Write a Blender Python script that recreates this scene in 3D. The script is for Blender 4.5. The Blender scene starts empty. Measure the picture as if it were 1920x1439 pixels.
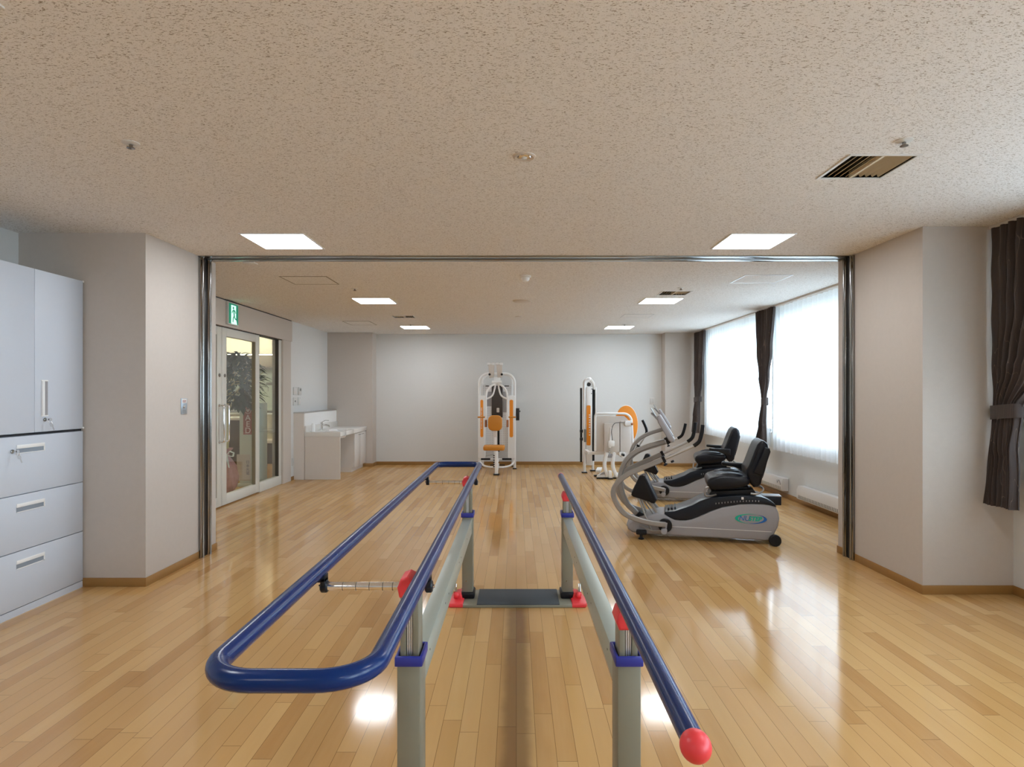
import bpy, bmesh, math, random
from mathutils import Vector, Matrix, Euler
random.seed(7)
PI = math.pi
sc = bpy.context.scene
COL = sc.collection

# ------------------------------------------------------------------ camera
cam_d = bpy.data.cameras.new('camera')
cam = bpy.data.objects.new('camera', cam_d)
COL.objects.link(cam)
cam.location = (0, 0, 1.338)
cam.rotation_euler = (PI / 2, 0, 0)
cam_d.sensor_width = 36.0
cam_d.lens = 36.0 * 1160 / 1920
cam_d.shift_x = -8 / 1920
cam_d.shift_y = 18.5 / 1920
cam_d.clip_start = 0.02
sc.camera = cam

# ------------------------------------------------------------------ view, world
sc.view_settings.view_transform = 'Standard'
sc.view_settings.look = 'None'
sc.view_settings.gamma = 1.0
sc.view_settings.use_curve_mapping = False
sc.view_settings.exposure = 1.42
sc.cycles.use_denoising = True
sc.cycles.use_light_tree = False
sc.cycles.max_bounces = 12
sc.cycles.diffuse_bounces = 6
sc.cycles.glossy_bounces = 4
sc.cycles.transmission_bounces = 8
sc.cycles.transparent_max_bounces = 12
sc.cycles.sample_clamp_indirect = 3.0
sc.cycles.caustics_reflective = False
sc.cycles.caustics_refractive = False
SKY = 5.2
LAMP = 9.5
world = bpy.data.worlds.new('overcast_sky')
sc.world = world
world.use_nodes = True
wn = world.node_tree.nodes
bg = wn['Background']
bg.inputs[0].default_value = (0.70, 0.86, 1.0, 1)
bg.inputs[1].default_value = SKY


def portal(x, y0, y1, z0, z1, ry):
    l = bpy.data.lights.new('sky_portal', 'AREA')
    l.shape = 'RECTANGLE'
    l.size = z1 - z0
    l.size_y = y1 - y0
    l.cycles.is_portal = True
    o = bpy.data.objects.new('sky_portal', l)
    o.location = (x, (y0 + y1) / 2, (z0 + z1) / 2)
    o.rotation_euler = (0, ry, 0)
    COL.objects.link(o)


WIN_NEAR = [(-2.6, -0.3), (0.1, 3.75)]
WIN_FAR = [(5.75, 8.0), (8.35, 10.75)]
SILL, HEAD = 0.8, 2.36
for a, b in WIN_NEAR:
    portal(3.56, a, b, SILL, HEAD, PI / 2)
for a, b in WIN_FAR:
    portal(3.70, a, b, SILL, HEAD, PI / 2)


# ------------------------------------------------------------------ materials
def new_mat(name):
    m = bpy.data.materials.new(name)
    m.use_nodes = True
    nt = m.node_tree
    nt.nodes.clear()
    return m, nt


class NT:
    def __init__(s, nt):
        s.nt = nt

    def n(s, typ, **kw):
        nd = s.nt.nodes.new(typ)
        for k, v in kw.items():
            if k == 'ins':
                for kk, vv in v.items():
                    if hasattr(vv, 'is_output') or isinstance(vv, bpy.types.NodeSocket):
                        s.nt.links.new(vv, nd.inputs[kk])
                    else:
                        nd.inputs[kk].default_value = vv
            else:
                setattr(nd, k, v)
        return nd

    def m(s, op, a, b=None, c=None):
        nd = s.nt.nodes.new('ShaderNodeMath')
        nd.operation = op
        for i, v in enumerate((a, b, c)):
            if v is None:
                continue
            if isinstance(v, bpy.types.NodeSocket):
                s.nt.links.new(v, nd.inputs[i])
            else:
                nd.inputs[i].default_value = v
        return nd.outputs[0]

    def link(s, a, b):
        s.nt.links.new(a, b)


def pmat(name, col, rough=0.5, metal=0.0, var=0.04, scale=30.0, bump=0.0, bscale=200.0, spec=0.5, coat=0.0, emis=None, estr=0.0):
    m, nt = new_mat(name)
    t = NT(nt)
    out = t.n('ShaderNodeOutputMaterial')
    p = t.n('ShaderNodeBsdfPrincipled')
    co = t.n('ShaderNodeTexCoord')
    nz = t.n('ShaderNodeTexNoise', ins={'Vector': co.outputs['Object'], 'Scale': scale, 'Detail': 3.0})
    mx = t.n('ShaderNodeMix', data_type='RGBA')
    c = Vector(col[:3])
    lo = [max(0, x * (1 - var)) for x in c]
    hi = [min(1, x * (1 + var)) for x in c]
    mx.inputs[6].default_value = (*lo, 1)
    mx.inputs[7].default_value = (*hi, 1)
    t.link(nz.outputs[0], mx.inputs[0])
    t.link(mx.outputs[2], p.inputs['Base Color'])
    p.inputs['Roughness'].default_value = rough
    p.inputs['Metallic'].default_value = metal
    p.inputs['Specular IOR Level'].default_value = spec
    p.inputs['Coat Weight'].default_value = coat
    if emis:
        p.inputs['Emission Color'].default_value = (*emis, 1)
        p.inputs['Emission Strength'].default_value = estr
    if bump:
        nb = t.n('ShaderNodeTexNoise', ins={'Vector': co.outputs['Object'], 'Scale': bscale, 'Detail': 2.0})
        bp = t.n('ShaderNodeBump', ins={'Strength': bump, 'Distance': 0.002, 'Height': nb.outputs[0]})
        t.link(bp.outputs[0], p.inputs['Normal'])
    t.link(p.outputs[0], out.inputs[0])
    return m


def floor_mat():
    m, nt = new_mat('maple_strip_floor')
    t = NT(nt)
    out = t.n('ShaderNodeOutputMaterial')
    p = t.n('ShaderNodeBsdfPrincipled')
    co = t.n('ShaderNodeTexCoord')
    sx = t.n('ShaderNodeSeparateXYZ', ins={0: co.outputs['Object']})
    W, L = 0.0745, 0.885
    u = t.m('DIVIDE', sx.outputs[0], W)
    row = t.m('FLOOR', u)
    fu = t.m('FRACT', u)
    r1 = t.n('ShaderNodeTexWhiteNoise', noise_dimensions='1D')
    t.link(row, r1.inputs['W'])
    v = t.m('ADD', t.m('DIVIDE', sx.outputs[1], L), t.m('MULTIPLY', r1.outputs[0], 7.3))
    colm = t.m('FLOOR', v)
    fv = t.m('FRACT', v)
    cmb = t.n('ShaderNodeCombineXYZ')
    t.link(row, cmb.inputs[0])
    t.link(colm, cmb.inputs[1])
    r2 = t.n('ShaderNodeTexWhiteNoise', noise_dimensions='3D')
    t.link(cmb.outputs[0], r2.inputs['Vector'])
    # seams
    eu = t.m('MINIMUM', fu, t.m('SUBTRACT', 1.0, fu))
    ev = t.m('MINIMUM', fv, t.m('SUBTRACT', 1.0, fv))
    su = t.m('LESS_THAN', eu, 0.013)
    sv = t.m('LESS_THAN', ev, 0.0014)
    seam = t.m('MAXIMUM', su, sv)
    # grain: noise stretched along the board, shifted from board to board
    gm = t.n('ShaderNodeCombineXYZ')
    t.link(t.m('MULTIPLY', sx.outputs[0], 60.0), gm.inputs[0])
    t.link(t.m('ADD', t.m('MULTIPLY', sx.outputs[1], 3.2), t.m('MULTIPLY', r2.outputs[0], 40.0)), gm.inputs[1])
    t.link(t.m('MULTIPLY', r2.outputs[0], 17.0), gm.inputs[2])
    g = t.n('ShaderNodeTexNoise', ins={'Vector': gm.outputs[0], 'Scale': 1.0, 'Detail': 4.0, 'Roughness': 0.6})
    gm2 = t.n('ShaderNodeCombineXYZ')
    t.link(t.m('MULTIPLY', sx.outputs[0], 9.0), gm2.inputs[0])
    t.link(t.m('ADD', t.m('MULTIPLY', sx.outputs[1], 1.6), t.m('MULTIPLY', r2.outputs[0], 30.0)), gm2.inputs[1])
    g2 = t.n('ShaderNodeTexNoise', ins={'Vector': gm2.outputs[0], 'Scale': 1.5, 'Detail': 2.0})
    ramp = t.n('ShaderNodeValToRGB')
    cr = ramp.color_ramp
    cr.elements[0].position = 0.0
    cr.elements[0].color = (0.37, 0.18, 0.062, 1)
    cr.elements[1].position = 1.0
    cr.elements[1].color = (0.68, 0.44, 0.195, 1)
    for pos, c in ((0.12, (0.45, 0.235, 0.082, 1)), (0.35, (0.54, 0.31, 0.118, 1)), (0.7, (0.60, 0.365, 0.148, 1))):
        e = cr.elements.new(pos)
        e.color = c
    f = t.m('ADD', t.m('MULTIPLY', r2.outputs[0], 0.62), t.m('ADD', t.m('MULTIPLY', g.outputs[0], 0.16), t.m('MULTIPLY', g2.outputs[0], 0.24)))
    f = t.m('SUBTRACT', f, 0.03)
    t.link(f, ramp.inputs[0])
    # darker strip with soft uneven edges between the bars, ending at the far plate
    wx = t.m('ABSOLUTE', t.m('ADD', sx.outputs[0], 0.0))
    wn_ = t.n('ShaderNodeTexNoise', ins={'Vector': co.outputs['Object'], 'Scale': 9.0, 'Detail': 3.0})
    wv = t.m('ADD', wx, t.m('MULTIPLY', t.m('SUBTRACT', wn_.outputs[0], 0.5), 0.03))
    dark_strip = t.n('ShaderNodeMapRange', interpolation_type='SMOOTHSTEP', ins={0: wv, 1: 0.075, 2: 0.03, 3: 0.0, 4: 1.0})
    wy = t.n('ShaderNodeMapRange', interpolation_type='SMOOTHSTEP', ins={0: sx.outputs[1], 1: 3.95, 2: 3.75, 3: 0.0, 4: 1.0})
    wf = t.m('MULTIPLY', t.m('MULTIPLY', dark_strip.outputs[0], wy.outputs[0]), 0.55)
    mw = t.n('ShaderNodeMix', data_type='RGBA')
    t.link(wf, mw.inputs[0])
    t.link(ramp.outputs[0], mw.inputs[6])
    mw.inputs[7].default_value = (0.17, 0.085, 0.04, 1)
    ms = t.n('ShaderNodeMix', data_type='RGBA')
    t.link(t.m('MULTIPLY', seam, 0.72), ms.inputs[0])
    t.link(mw.outputs[2], ms.inputs[6])
    ms.inputs[7].default_value = (0.12, 0.06, 0.025, 1)
    t.link(ms.outputs[2], p.inputs['Base Color'])
    # each board lies at a slightly different tilt, so reflections break at the joints
    nrm = t.n('ShaderNodeCombineXYZ')
    sc3 = t.n('ShaderNodeSeparateXYZ')
    t.link(r2.outputs[1], sc3.inputs[0])
    t.link(t.m('MULTIPLY', t.m('SUBTRACT', sc3.outputs[0], 0.5), 0.0035), nrm.inputs[0])
    t.link(t.m('MULTIPLY', t.m('SUBTRACT', sc3.outputs[1], 0.5), 0.0012), nrm.inputs[1])
    nrm.inputs[2].default_value = 1.0
    nb = t.n('ShaderNodeTexNoise', ins={'Vector': co.outputs['Object'], 'Scale': 6.0, 'Detail': 1.0})
    bp = t.n('ShaderNodeBump', ins={'Strength': 0.5, 'Distance': 1.0, 'Height': t.m('MULTIPLY', nb.outputs[0], 0.0003), 'Normal': nrm.outputs[0]})
    t.link(bp.outputs[0], p.inputs['Normal'])
    rr = t.m('ADD', 0.075, t.m('MULTIPLY', g.outputs[0], 0.06))
    t.link(rr, p.inputs['Roughness'])
    # satin lacquer: Fresnel reflection that levels off at grazing angles
    p.inputs['Specular IOR Level'].default_value = 0.0
    fr = t.n('ShaderNodeFresnel', ins={0: 1.5, 'Normal': bp.outputs[0]})
    gl = t.n('ShaderNodeBsdfGlossy', ins={'Color': (1, 1, 1, 1), 'Roughness': rr, 'Normal': bp.outputs[0]})
    mxs = t.n('ShaderNodeMixShader')
    t.link(t.m('MINIMUM', fr.outputs[0], 0.33), mxs.inputs[0])
    t.link(p.outputs[0], mxs.inputs[1])
    t.link(gl.outputs[0], mxs.inputs[2])
    t.link(mxs.outputs[0], out.inputs[0])
    return m


def ceiling_mat():
    m, nt = new_mat('fissured_ceiling_board')
    t = NT(nt)
    out = t.n('ShaderNodeOutputMaterial')
    p = t.n('ShaderNodeBsdfPrincipled')
    co = t.n('ShaderNodeTexCoord')
    masks = []
    # short worm-like fissures lying in four directions
    for i, (ang, off) in enumerate(((48, 0), (76, 5.3), (104, 9.1), (133, 3.7))):
        mp = t.n('ShaderNodeMapping', ins={'Vector': co.outputs['Object'], 'Rotation': (0, 0, math.radians(ang)), 'Location': (off, off * 0.7, 0), 'Scale': (70, 230, 1)})
        nz = t.n('ShaderNodeTexNoise', ins={'Vector': mp.outputs[0], 'Scale': 1.0, 'Detail': 1.5, 'Roughness': 0.55, 'Distortion': 0.5})
        mr = t.n('ShaderNodeMapRange', ins={0: nz.outputs[0], 1: 0.655, 2: 0.70, 3: 0.0, 4: 1.0})
        masks.append(mr.outputs[0])
    a = t.m('MAXIMUM', masks[0], masks[1])
    b = t.m('MAXIMUM', masks[2], masks[3])
    sp = t.n('ShaderNodeTexNoise', ins={'Vector': co.outputs['Object'], 'Scale': 330.0, 'Detail': 1.0})
    spm = t.n('ShaderNodeMapRange', ins={0: sp.outputs[0], 1: 0.66, 2: 0.71, 3: 0.0, 4: 0.6})
    f = t.m('MAXIMUM', t.m('MAXIMUM', a, b), spm.outputs[0])
    mx = t.n('ShaderNodeMix', data_type='RGBA')
    t.link(t.m('MULTIPLY', f, 0.8), mx.inputs[0])
    mx.inputs[6].default_value = (0.87, 0.855, 0.835, 1)
    mx.inputs[7].default_value = (0.25, 0.19, 0.13, 1)
    t.link(mx.outputs[2], p.inputs['Base Color'])
    p.inputs['Roughness'].default_value = 0.9
    p.inputs['Specular IOR Level'].default_value = 0.2
    n2 = t.n('ShaderNodeTexNoise', ins={'Vector': co.outputs['Object'], 'Scale': 300.0, 'Detail': 2.0})
    h = t.m('SUBTRACT', t.m('MULTIPLY', n2.outputs[0], 0.3), f)
    bp = t.n('ShaderNodeBump', ins={'Strength': 0.5, 'Distance': 0.0015, 'Height': h})
    t.link(bp.outputs[0], p.inputs['Normal'])
    t.link(p.outputs[0], out.inputs[0])
    return m


def glass_mat(name, tint=(0.93, 0.97, 0.95)):
    m, nt = new_mat(name)
    t = NT(nt)
    out = t.n('ShaderNodeOutputMaterial')
    tr = t.n('ShaderNodeBsdfTransparent', ins={0: (*tint, 1)})
    gl = t.n('ShaderNodeBsdfGlossy', ins={'Color': (1, 1, 1, 1), 'Roughness': 0.02})
    ge = t.n('ShaderNodeNewGeometry')
    ior = t.m('ADD', 1.5, t.m('MULTIPLY', ge.outputs['Backfacing'], 1 / 1.5 - 1.5))
    fr = t.n('ShaderNodeFresnel', ins={0: ior})
    mx = t.n('ShaderNodeMixShader')
    t.link(fr.outputs[0], mx.inputs[0])
    t.link(tr.outputs[0], mx.inputs[1])
    t.link(gl.outputs[0], mx.inputs[2])
    t.link(mx.outputs[0], out.inputs[0])
    return m


def sheer_mat():
    m, nt = new_mat('white_voile')
    t = NT(nt)
    out = t.n('ShaderNodeOutputMaterial')
    co = t.n('ShaderNodeTexCoord')
    nz = t.n('ShaderNodeTexNoise', ins={'Vector': co.outputs['Object'], 'Scale': 90.0, 'Detail': 2.0})
    tr = t.n('ShaderNodeBsdfTransparent', ins={0: (1, 1, 1, 1)})
    tl = t.n('ShaderNodeBsdfTranslucent', ins={0: (0.86, 0.88, 0.9, 1)})
    df = t.n('ShaderNodeBsdfDiffuse', ins={0: (0.88, 0.88, 0.88, 1)})
    m1 = t.n('ShaderNodeMixShader', ins={0: 0.62})
    t.link(df.outputs[0], m1.inputs[1])
    t.link(tl.outputs[0], m1.inputs[2])
    m2 = t.n('ShaderNodeMixShader')
    t.link(t.m('ADD', 0.76, t.m('MULTIPLY', nz.outputs[0], 0.16)), m2.inputs[0])
    t.link(tr.outputs[0], m2.inputs[1])
    t.link(m1.outputs[0], m2.inputs[2])
    t.link(m2.outputs[0], out.inputs[0])
    return m


def emit_mat(name, col, st):
    m, nt = new_mat(name)
    t = NT(nt)
    out = t.n('ShaderNodeOutputMaterial')
    e = t.n('ShaderNodeEmission', ins={0: (*col, 1), 1: st})
    t.link(e.outputs[0], out.inputs[0])
    return m


def dots_mat(name, base, dot, pitch, r, rough=0.4):
    """perforated sheet metal: a grid of round holes in the x-z plane"""
    m, nt = new_mat(name)
    t = NT(nt)
    out = t.n('ShaderNodeOutputMaterial')
    p = t.n('ShaderNodeBsdfPrincipled')
    co = t.n('ShaderNodeTexCoord')
    s = t.n('ShaderNodeSeparateXYZ', ins={0: co.outputs['Object']})
    fx = t.m('SUBTRACT', t.m('FRACT', t.m('DIVIDE', s.outputs[0], pitch)), 0.5)
    fz = t.m('SUBTRACT', t.m('FRACT', t.m('DIVIDE', s.outputs[2], pitch)), 0.5)
    d = t.m('SQRT', t.m('ADD', t.m('MULTIPLY', fx, fx), t.m('MULTIPLY', fz, fz)))
    k = t.m('LESS_THAN', d, r)
    mx = t.n('ShaderNodeMix', data_type='RGBA')
    t.link(k, mx.inputs[0])
    mx.inputs[6].default_value = (*base, 1)
    mx.inputs[7].default_value = (*dot, 1)
    t.link(mx.outputs[2], p.inputs['Base Color'])
    p.inputs['Roughness'].default_value = rough
    t.link(p.outputs[0], out.inputs[0])
    return m


def fabric_mat(name, base, line):
    """dark drape with thin pale wandering threads"""
    m, nt = new_mat(name)
    t = NT(nt)
    out = t.n('ShaderNodeOutputMaterial')
    p = t.n('ShaderNodeBsdfPrincipled')
    co = t.n('ShaderNodeTexCoord')
    mp = t.n('ShaderNodeMapping', ins={'Vector': co.outputs['Object'], 'Scale': (9, 9, 1.1)})
    nz = t.n('ShaderNodeTexNoise', ins={'Vector': mp.outputs[0], 'Scale': 2.0, 'Detail': 1.0})
    k = t.m('ABSOLUTE', t.m('SUBTRACT', nz.outputs[0], 0.5))
    mr = t.n('ShaderNodeMapRange', ins={0: k, 1: 0.0, 2: 0.006, 3: 0.7, 4: 0.0})
    mx = t.n('ShaderNodeMix', data_type='RGBA')
    t.link(mr.outputs[0], mx.inputs[0])
    mx.inputs[6].default_value = (*base, 1)
    mx.inputs[7].default_value = (*line, 1)
    t.link(mx.outputs[2], p.inputs['Base Color'])
    p.inputs['Roughness'].default_value = 0.8
    p.inputs['Sheen Weight'].default_value = 0.15
    p.inputs['Specular IOR Level'].default_value = 0.2
    t.link(p.outputs[0], out.inputs[0])
    return m


M = {}
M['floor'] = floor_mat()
M['ceiling'] = ceiling_mat()
M['wall'] = pmat('white_wall_vinyl', (0.70, 0.70, 0.685), 0.85, var=0.02, bump=0.25, bscale=260, spec=0.2)
M['taupe'] = pmat('beige_wall_vinyl', (0.56, 0.505, 0.455), 0.85, var=0.03, bump=0.3, bscale=260, spec=0.2)
M['base'] = pmat('brown_vinyl_baseboard', (0.32, 0.165, 0.045), 0.5, var=0.05)
M['steel'] = pmat('polished_steel', (0.30, 0.295, 0.285), 0.16, metal=1.0, var=0.05, scale=6)
M['chrome'] = pmat('chrome', (0.8, 0.8, 0.8), 0.08, metal=1.0, var=0.02)
M['dark_metal'] = pmat('dark_channel', (0.03, 0.03, 0.03), 0.35, metal=0.4)
M['cab'] = pmat('white_powdercoat', (0.60, 0.645, 0.72), 0.45, var=0.01)
M['cabdark'] = pmat('grey_handle_recess', (0.25, 0.29, 0.34), 0.5)
M['gap'] = pmat('dark_joint', (0.02, 0.02, 0.025), 0.8)
M['blue'] = pmat('blue_vinyl_rail', (0.0008, 0.021, 0.118), 0.24, var=0.05, spec=0.3)
M['bluec'] = pmat('blue_plastic', (0.02, 0.03, 0.27), 0.4)
M['red'] = pmat('red_plastic', (0.80, 0.05, 0.06), 0.38)
M['post'] = pmat('grey_green_aluminium', (0.235, 0.225, 0.17), 0.42, metal=0.15, var=0.02)
M['beam'] = pmat('pale_green_aluminium', (0.40, 0.44, 0.39), 0.35, metal=0.25, var=0.02)
M['mat'] = pmat('grey_rubber_mat', (0.055, 0.065, 0.075), 0.75, var=0.2, scale=400, bump=0.6, bscale=500)
M['black'] = pmat('black_plastic', (0.006, 0.006, 0.008), 0.4, spec=0.3)
M['leather'] = pmat('black_vinyl_leather', (0.005, 0.006, 0.010), 0.32, bump=0.3, bscale=400, spec=0.3)
M['navy'] = pmat('dark_blue_black_plastic', (0.006, 0.010, 0.018), 0.28, spec=0.35)
M['silver'] = pmat('silver_grey_plastic', (0.33, 0.32, 0.33), 0.42, var=0.02)
M['silver2'] = pmat('warm_grey_paint', (0.33, 0.315, 0.295), 0.35, metal=0.35, var=0.03)
M['white'] = pmat('white_paint', (0.88, 0.88, 0.87), 0.3, var=0.01)
M['whitep'] = pmat('white_plastic', (0.75, 0.75, 0.73), 0.4, var=0.01)
M['cream'] = pmat('cream_plastic', (0.66, 0.60, 0.54), 0.45, var=0.02)
M['orange'] = pmat('orange_sticker', (0.90, 0.30, 0.015), 0.4, var=0.02)
M['ovinyl'] = pmat('orange_vinyl', (0.62, 0.24, 0.02), 0.45, var=0.03, bump=0.2)
M['brown'] = pmat('brown_grip', (0.35, 0.14, 0.06), 0.6)
M['perf'] = dots_mat('perforated_white_sheet', (0.80, 0.81, 0.82), (0.40, 0.37, 0.38), 0.032, 0.17)
M['perfb'] = dots_mat('perforated_black_sheet', (0.02, 0.018, 0.016), (0.35, 0.25, 0.22), 0.026, 0.2)
M['counter'] = pmat('white_worktop', (0.80, 0.79, 0.76), 0.2, var=0.01)
M['lam'] = pmat('warm_white_laminate', (0.74, 0.69, 0.64), 0.4, var=0.02)
M['lamw'] = pmat('white_laminate', (0.72, 0.69, 0.66), 0.3, var=0.01)
M['frame'] = pmat('pale_grey_door_frame', (0.68, 0.67, 0.61), 0.4, var=0.01)
M['header'] = pmat('beige_header_panel', (0.56, 0.50, 0.44), 0.6, var=0.01)
M['gasket'] = pmat('dark_gasket', (0.06, 0.05, 0.04), 0.6)
M['bronze'] = pmat('bronze_reveal', (0.25, 0.21, 0.15), 0.45)
M['glass'] = glass_mat('clear_glass')
M['wglass'] = glass_mat('window_glass', (0.97, 0.985, 0.99))
M['sheer'] = sheer_mat()
M['drape'] = fabric_mat('brown_drape', (0.060, 0.046, 0.042), (0.20, 0.15, 0.12))
M['lamp'] = emit_mat('lamp_diffuser', (0.94, 0.98, 1.03), LAMP)
M['cove'] = emit_mat('cove_lamp', (1.0, 0.84, 0.56), 22.0)
M['corl'] = emit_mat('added_corridor_lamp', (1.0, 0.90, 0.68), 20.0)
M['exitg'] = pmat('lit_green_sign', (0.0, 0.12, 0.06), 0.5, emis=(0.0, 0.30, 0.17), estr=0.22)
M['exitw'] = pmat('lit_white_sign', (0.6, 0.9, 0.8), 0.5, emis=(0.55, 1.0, 0.82), estr=0.4)
M['alu'] = pmat('aluminium', (0.6, 0.6, 0.6), 0.35, metal=0.8)
M['plate'] = pmat('wall_plate_plastic', (0.62, 0.62, 0.60), 0.45)
M['plateb'] = pmat('steel_blue_plate', (0.45, 0.52, 0.60), 0.3, metal=0.6)
M['greylcd'] = pmat('grey_display', (0.22, 0.23, 0.22), 0.3)
M['ventb'] = pmat('beige_vent_metal', (0.66, 0.58, 0.44), 0.45)
M['ventd'] = pmat('vent_duct_inside', (0.05, 0.04, 0.025), 0.8)
M['leaf'] = pmat('dark_green_leaf', (0.014, 0.036, 0.012), 0.6, spec=0.15, var=0.5, scale=12)
M['bark'] = pmat('pale_trunk_wrap', (0.55, 0.45, 0.22), 0.8)
M['pink'] = pmat('pink_wrapping', (0.50, 0.25, 0.27), 0.5, var=0.25, scale=14, bump=0.8, bscale=30)
M['ribbon'] = pmat('white_ribbon', (0.75, 0.75, 0.7), 0.4)
M['dkbrown'] = pmat('dark_brown_wood', (0.05, 0.028, 0.022), 0.35, var=0.2)
M['beigecab'] = pmat('beige_counter_front', (0.55, 0.49, 0.35), 0.4)
M['aedred'] = pmat('red_aed_panel', (0.30, 0.05, 0.04), 0.5)
M['aedw'] = pmat('white_lettering', (0.72, 0.60, 0.58), 0.5)
M['purple'] = pmat('purple_lettering', (0.05, 0.035, 0.12), 0.5)
M['poster'] = pmat('pale_label', (0.50, 0.45, 0.42), 0.5)
M['aedbox'] = pmat('grey_white_box', (0.50, 0.54, 0.50), 0.4)
M['green'] = pmat('green_print', (0.0, 0.42, 0.28), 0.4)
M['bluep'] = pmat('blue_print', (0.01, 0.14, 0.48), 0.4)
M['pale_green'] = pmat('pale_green_panel', (0.60, 0.68, 0.60), 0.4)
M['outside'] = pmat('paving_outside', (0.4, 0.4, 0.38), 0.9)


# ------------------------------------------------------------------ builders
def rootof(o):
    while o.parent:
        o = o.parent
    return o


class MB:
    def __init__(s):
        s.bm = bmesh.new()

    def _xf(s, geom, mat):
        vs = [g for g in geom if isinstance(g, bmesh.types.BMVert)]
        bmesh.ops.transform(s.bm, matrix=mat, verts=vs)

    def box(s, x0, x1, y0, y1, z0, z1, bev=0.0, seg=2, rot=None, piv=None):
        b = bmesh.new()
        bmesh.ops.create_cube(b, size=1)
        for v in b.verts:
            v.co = Vector(((x0 + x1) / 2 + v.co.x * (x1 - x0), (y0 + y1) / 2 + v.co.y * (y1 - y0), (z0 + z1) / 2 + v.co.z * (z1 - z0)))
        if bev > 0:
            bev = min(bev, 0.49 * min(abs(x1 - x0), abs(y1 - y0), abs(z1 - z0)))
            bmesh.ops.bevel(b, geom=b.edges[:] + b.verts[:], offset=bev, segments=seg, profile=0.5, affect='EDGES')
        if rot:
            p = Vector(piv) if piv else Vector(((x0 + x1) / 2, (y0 + y1) / 2, (z0 + z1) / 2))
            mt = Matrix.Translation(p) @ Euler(rot).to_matrix().to_4x4() @ Matrix.Translation(-p)
            bmesh.ops.transform(b, matrix=mt, verts=b.verts[:])
        s._merge(b)
        return s

    def _merge(s, b):
        me = bpy.data.meshes.new('tmp')
        b.to_mesh(me)
        b.free()
        s.bm.from_mesh(me)
        bpy.data.meshes.remove(me)

    def tube(s, pts, r, seg=14, closed=False, caps=True, flat=None):
        """round tube through pts; flat=(w,h) gives a rectangular section (w sideways, h in the bend plane)"""
        P = [Vector(p) for p in pts]
        n = len(P)
        T = []
        for i in range(n):
            if closed:
                d = P[(i + 1) % n] - P[i - 1]
            elif i == 0:
                d = P[1] - P[0]
            elif i == n - 1:
                d = P[-1] - P[-2]
            else:
                d = (P[i + 1] - P[i]).normalized() + (P[i] - P[i - 1]).normalized()
            T.append(d.normalized())
        up = Vector((0, 0, 1)) if abs(T[0].z) < 0.9 else Vector((0, 1, 0))
        if flat:
            up = Vector((0, 1, 0))
        N = (up - T[0] * up.dot(T[0])).normalized()
        rings = []
        b = bmesh.new()
        for i in range(n):
            if i:
                N = (N - T[i] * N.dot(T[i])).normalized()
            B = T[i].cross(N)
            ring = []
            if flat:
                w, h = flat
                c = min(w, h) * 0.22
                sec = [(w / 2 - c, h / 2), (-w / 2 + c, h / 2), (-w / 2, h / 2 - c), (-w / 2, -h / 2 + c), (-w / 2 + c, -h / 2), (w / 2 - c, -h / 2), (w / 2, -h / 2 + c), (w / 2, h / 2 - c)]
                for (a, q) in sec:
                    ring.append(b.verts.new(P[i] + N * a + B * q))
            else:
                ri = r[i] if isinstance(r, (list, tuple)) else r
                for k in range(seg):
                    an = 2 * PI * k / seg
                    ring.append(b.verts.new(P[i] + (N * math.cos(an) + B * math.sin(an)) * ri))
            rings.append(ring)
        m = len(rings[0])
        for i in range(n if closed else n - 1):
            A, Bq = rings[i], rings[(i + 1) % n]
            for k in range(m):
                b.faces.new((A[k], A[(k + 1) % m], Bq[(k + 1) % m], Bq[k]))
        if caps and not closed:
            b.faces.new(rings[0][::-1])
            b.faces.new(rings[-1])
        bmesh.ops.recalc_face_normals(b, faces=b.faces[:])
        s._merge(b)
        return s

    def cyl(s, p0, p1, r, seg=20, bev=0.0):
        p0, p1 = Vector(p0), Vector(p1)
        if bev:
            d = (p1 - p0).normalized() * bev
            return s.tube([p0, p0 + d, p1 - d, p1], [r - bev, r, r, r - bev], seg)
        return s.tube([p0, p1], r, seg)

    def sphere(s, c, r, sc=(1, 1, 1), seg=24):
        b = bmesh.new()
        bmesh.ops.create_uvsphere(b, u_segments=seg, v_segments=seg // 2, radius=r)
        bmesh.ops.scale(b, vec=sc, verts=b.verts[:])
        bmesh.ops.translate(b, vec=c, verts=b.verts[:])
        s._merge(b)
        return s

    def prism(s, pts, a0, a1, axis='y', bev=0.0, seg=3):
        """closed outline in two axes pushed along the third"""
        b = bmesh.new()

        def mk(p, a):
            if axis == 'y':
                return (p[0], a, p[1])
            if axis == 'x':
                return (a, p[0], p[1])
            return (p[0], p[1], a)
        v0 = [b.verts.new(mk(p, a0)) for p in pts]
        v1 = [b.verts.new(mk(p, a1)) for p in pts]
        f0 = b.faces.new(v0)
        f1 = b.faces.new(v1[::-1])
        n = len(pts)
        for i in range(n):
            b.faces.new((v0[i], v1[i], v1[(i + 1) % n], v0[(i + 1) % n]))
        bmesh.ops.recalc_face_normals(b, faces=b.faces[:])
        if bev:
            es = list(f0.edges) + list(f1.edges)
            bmesh.ops.bevel(b, geom=es, offset=bev, segments=seg, profile=0.5, affect='EDGES', clamp_overlap=True)
        s._merge(b)
        return s

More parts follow.
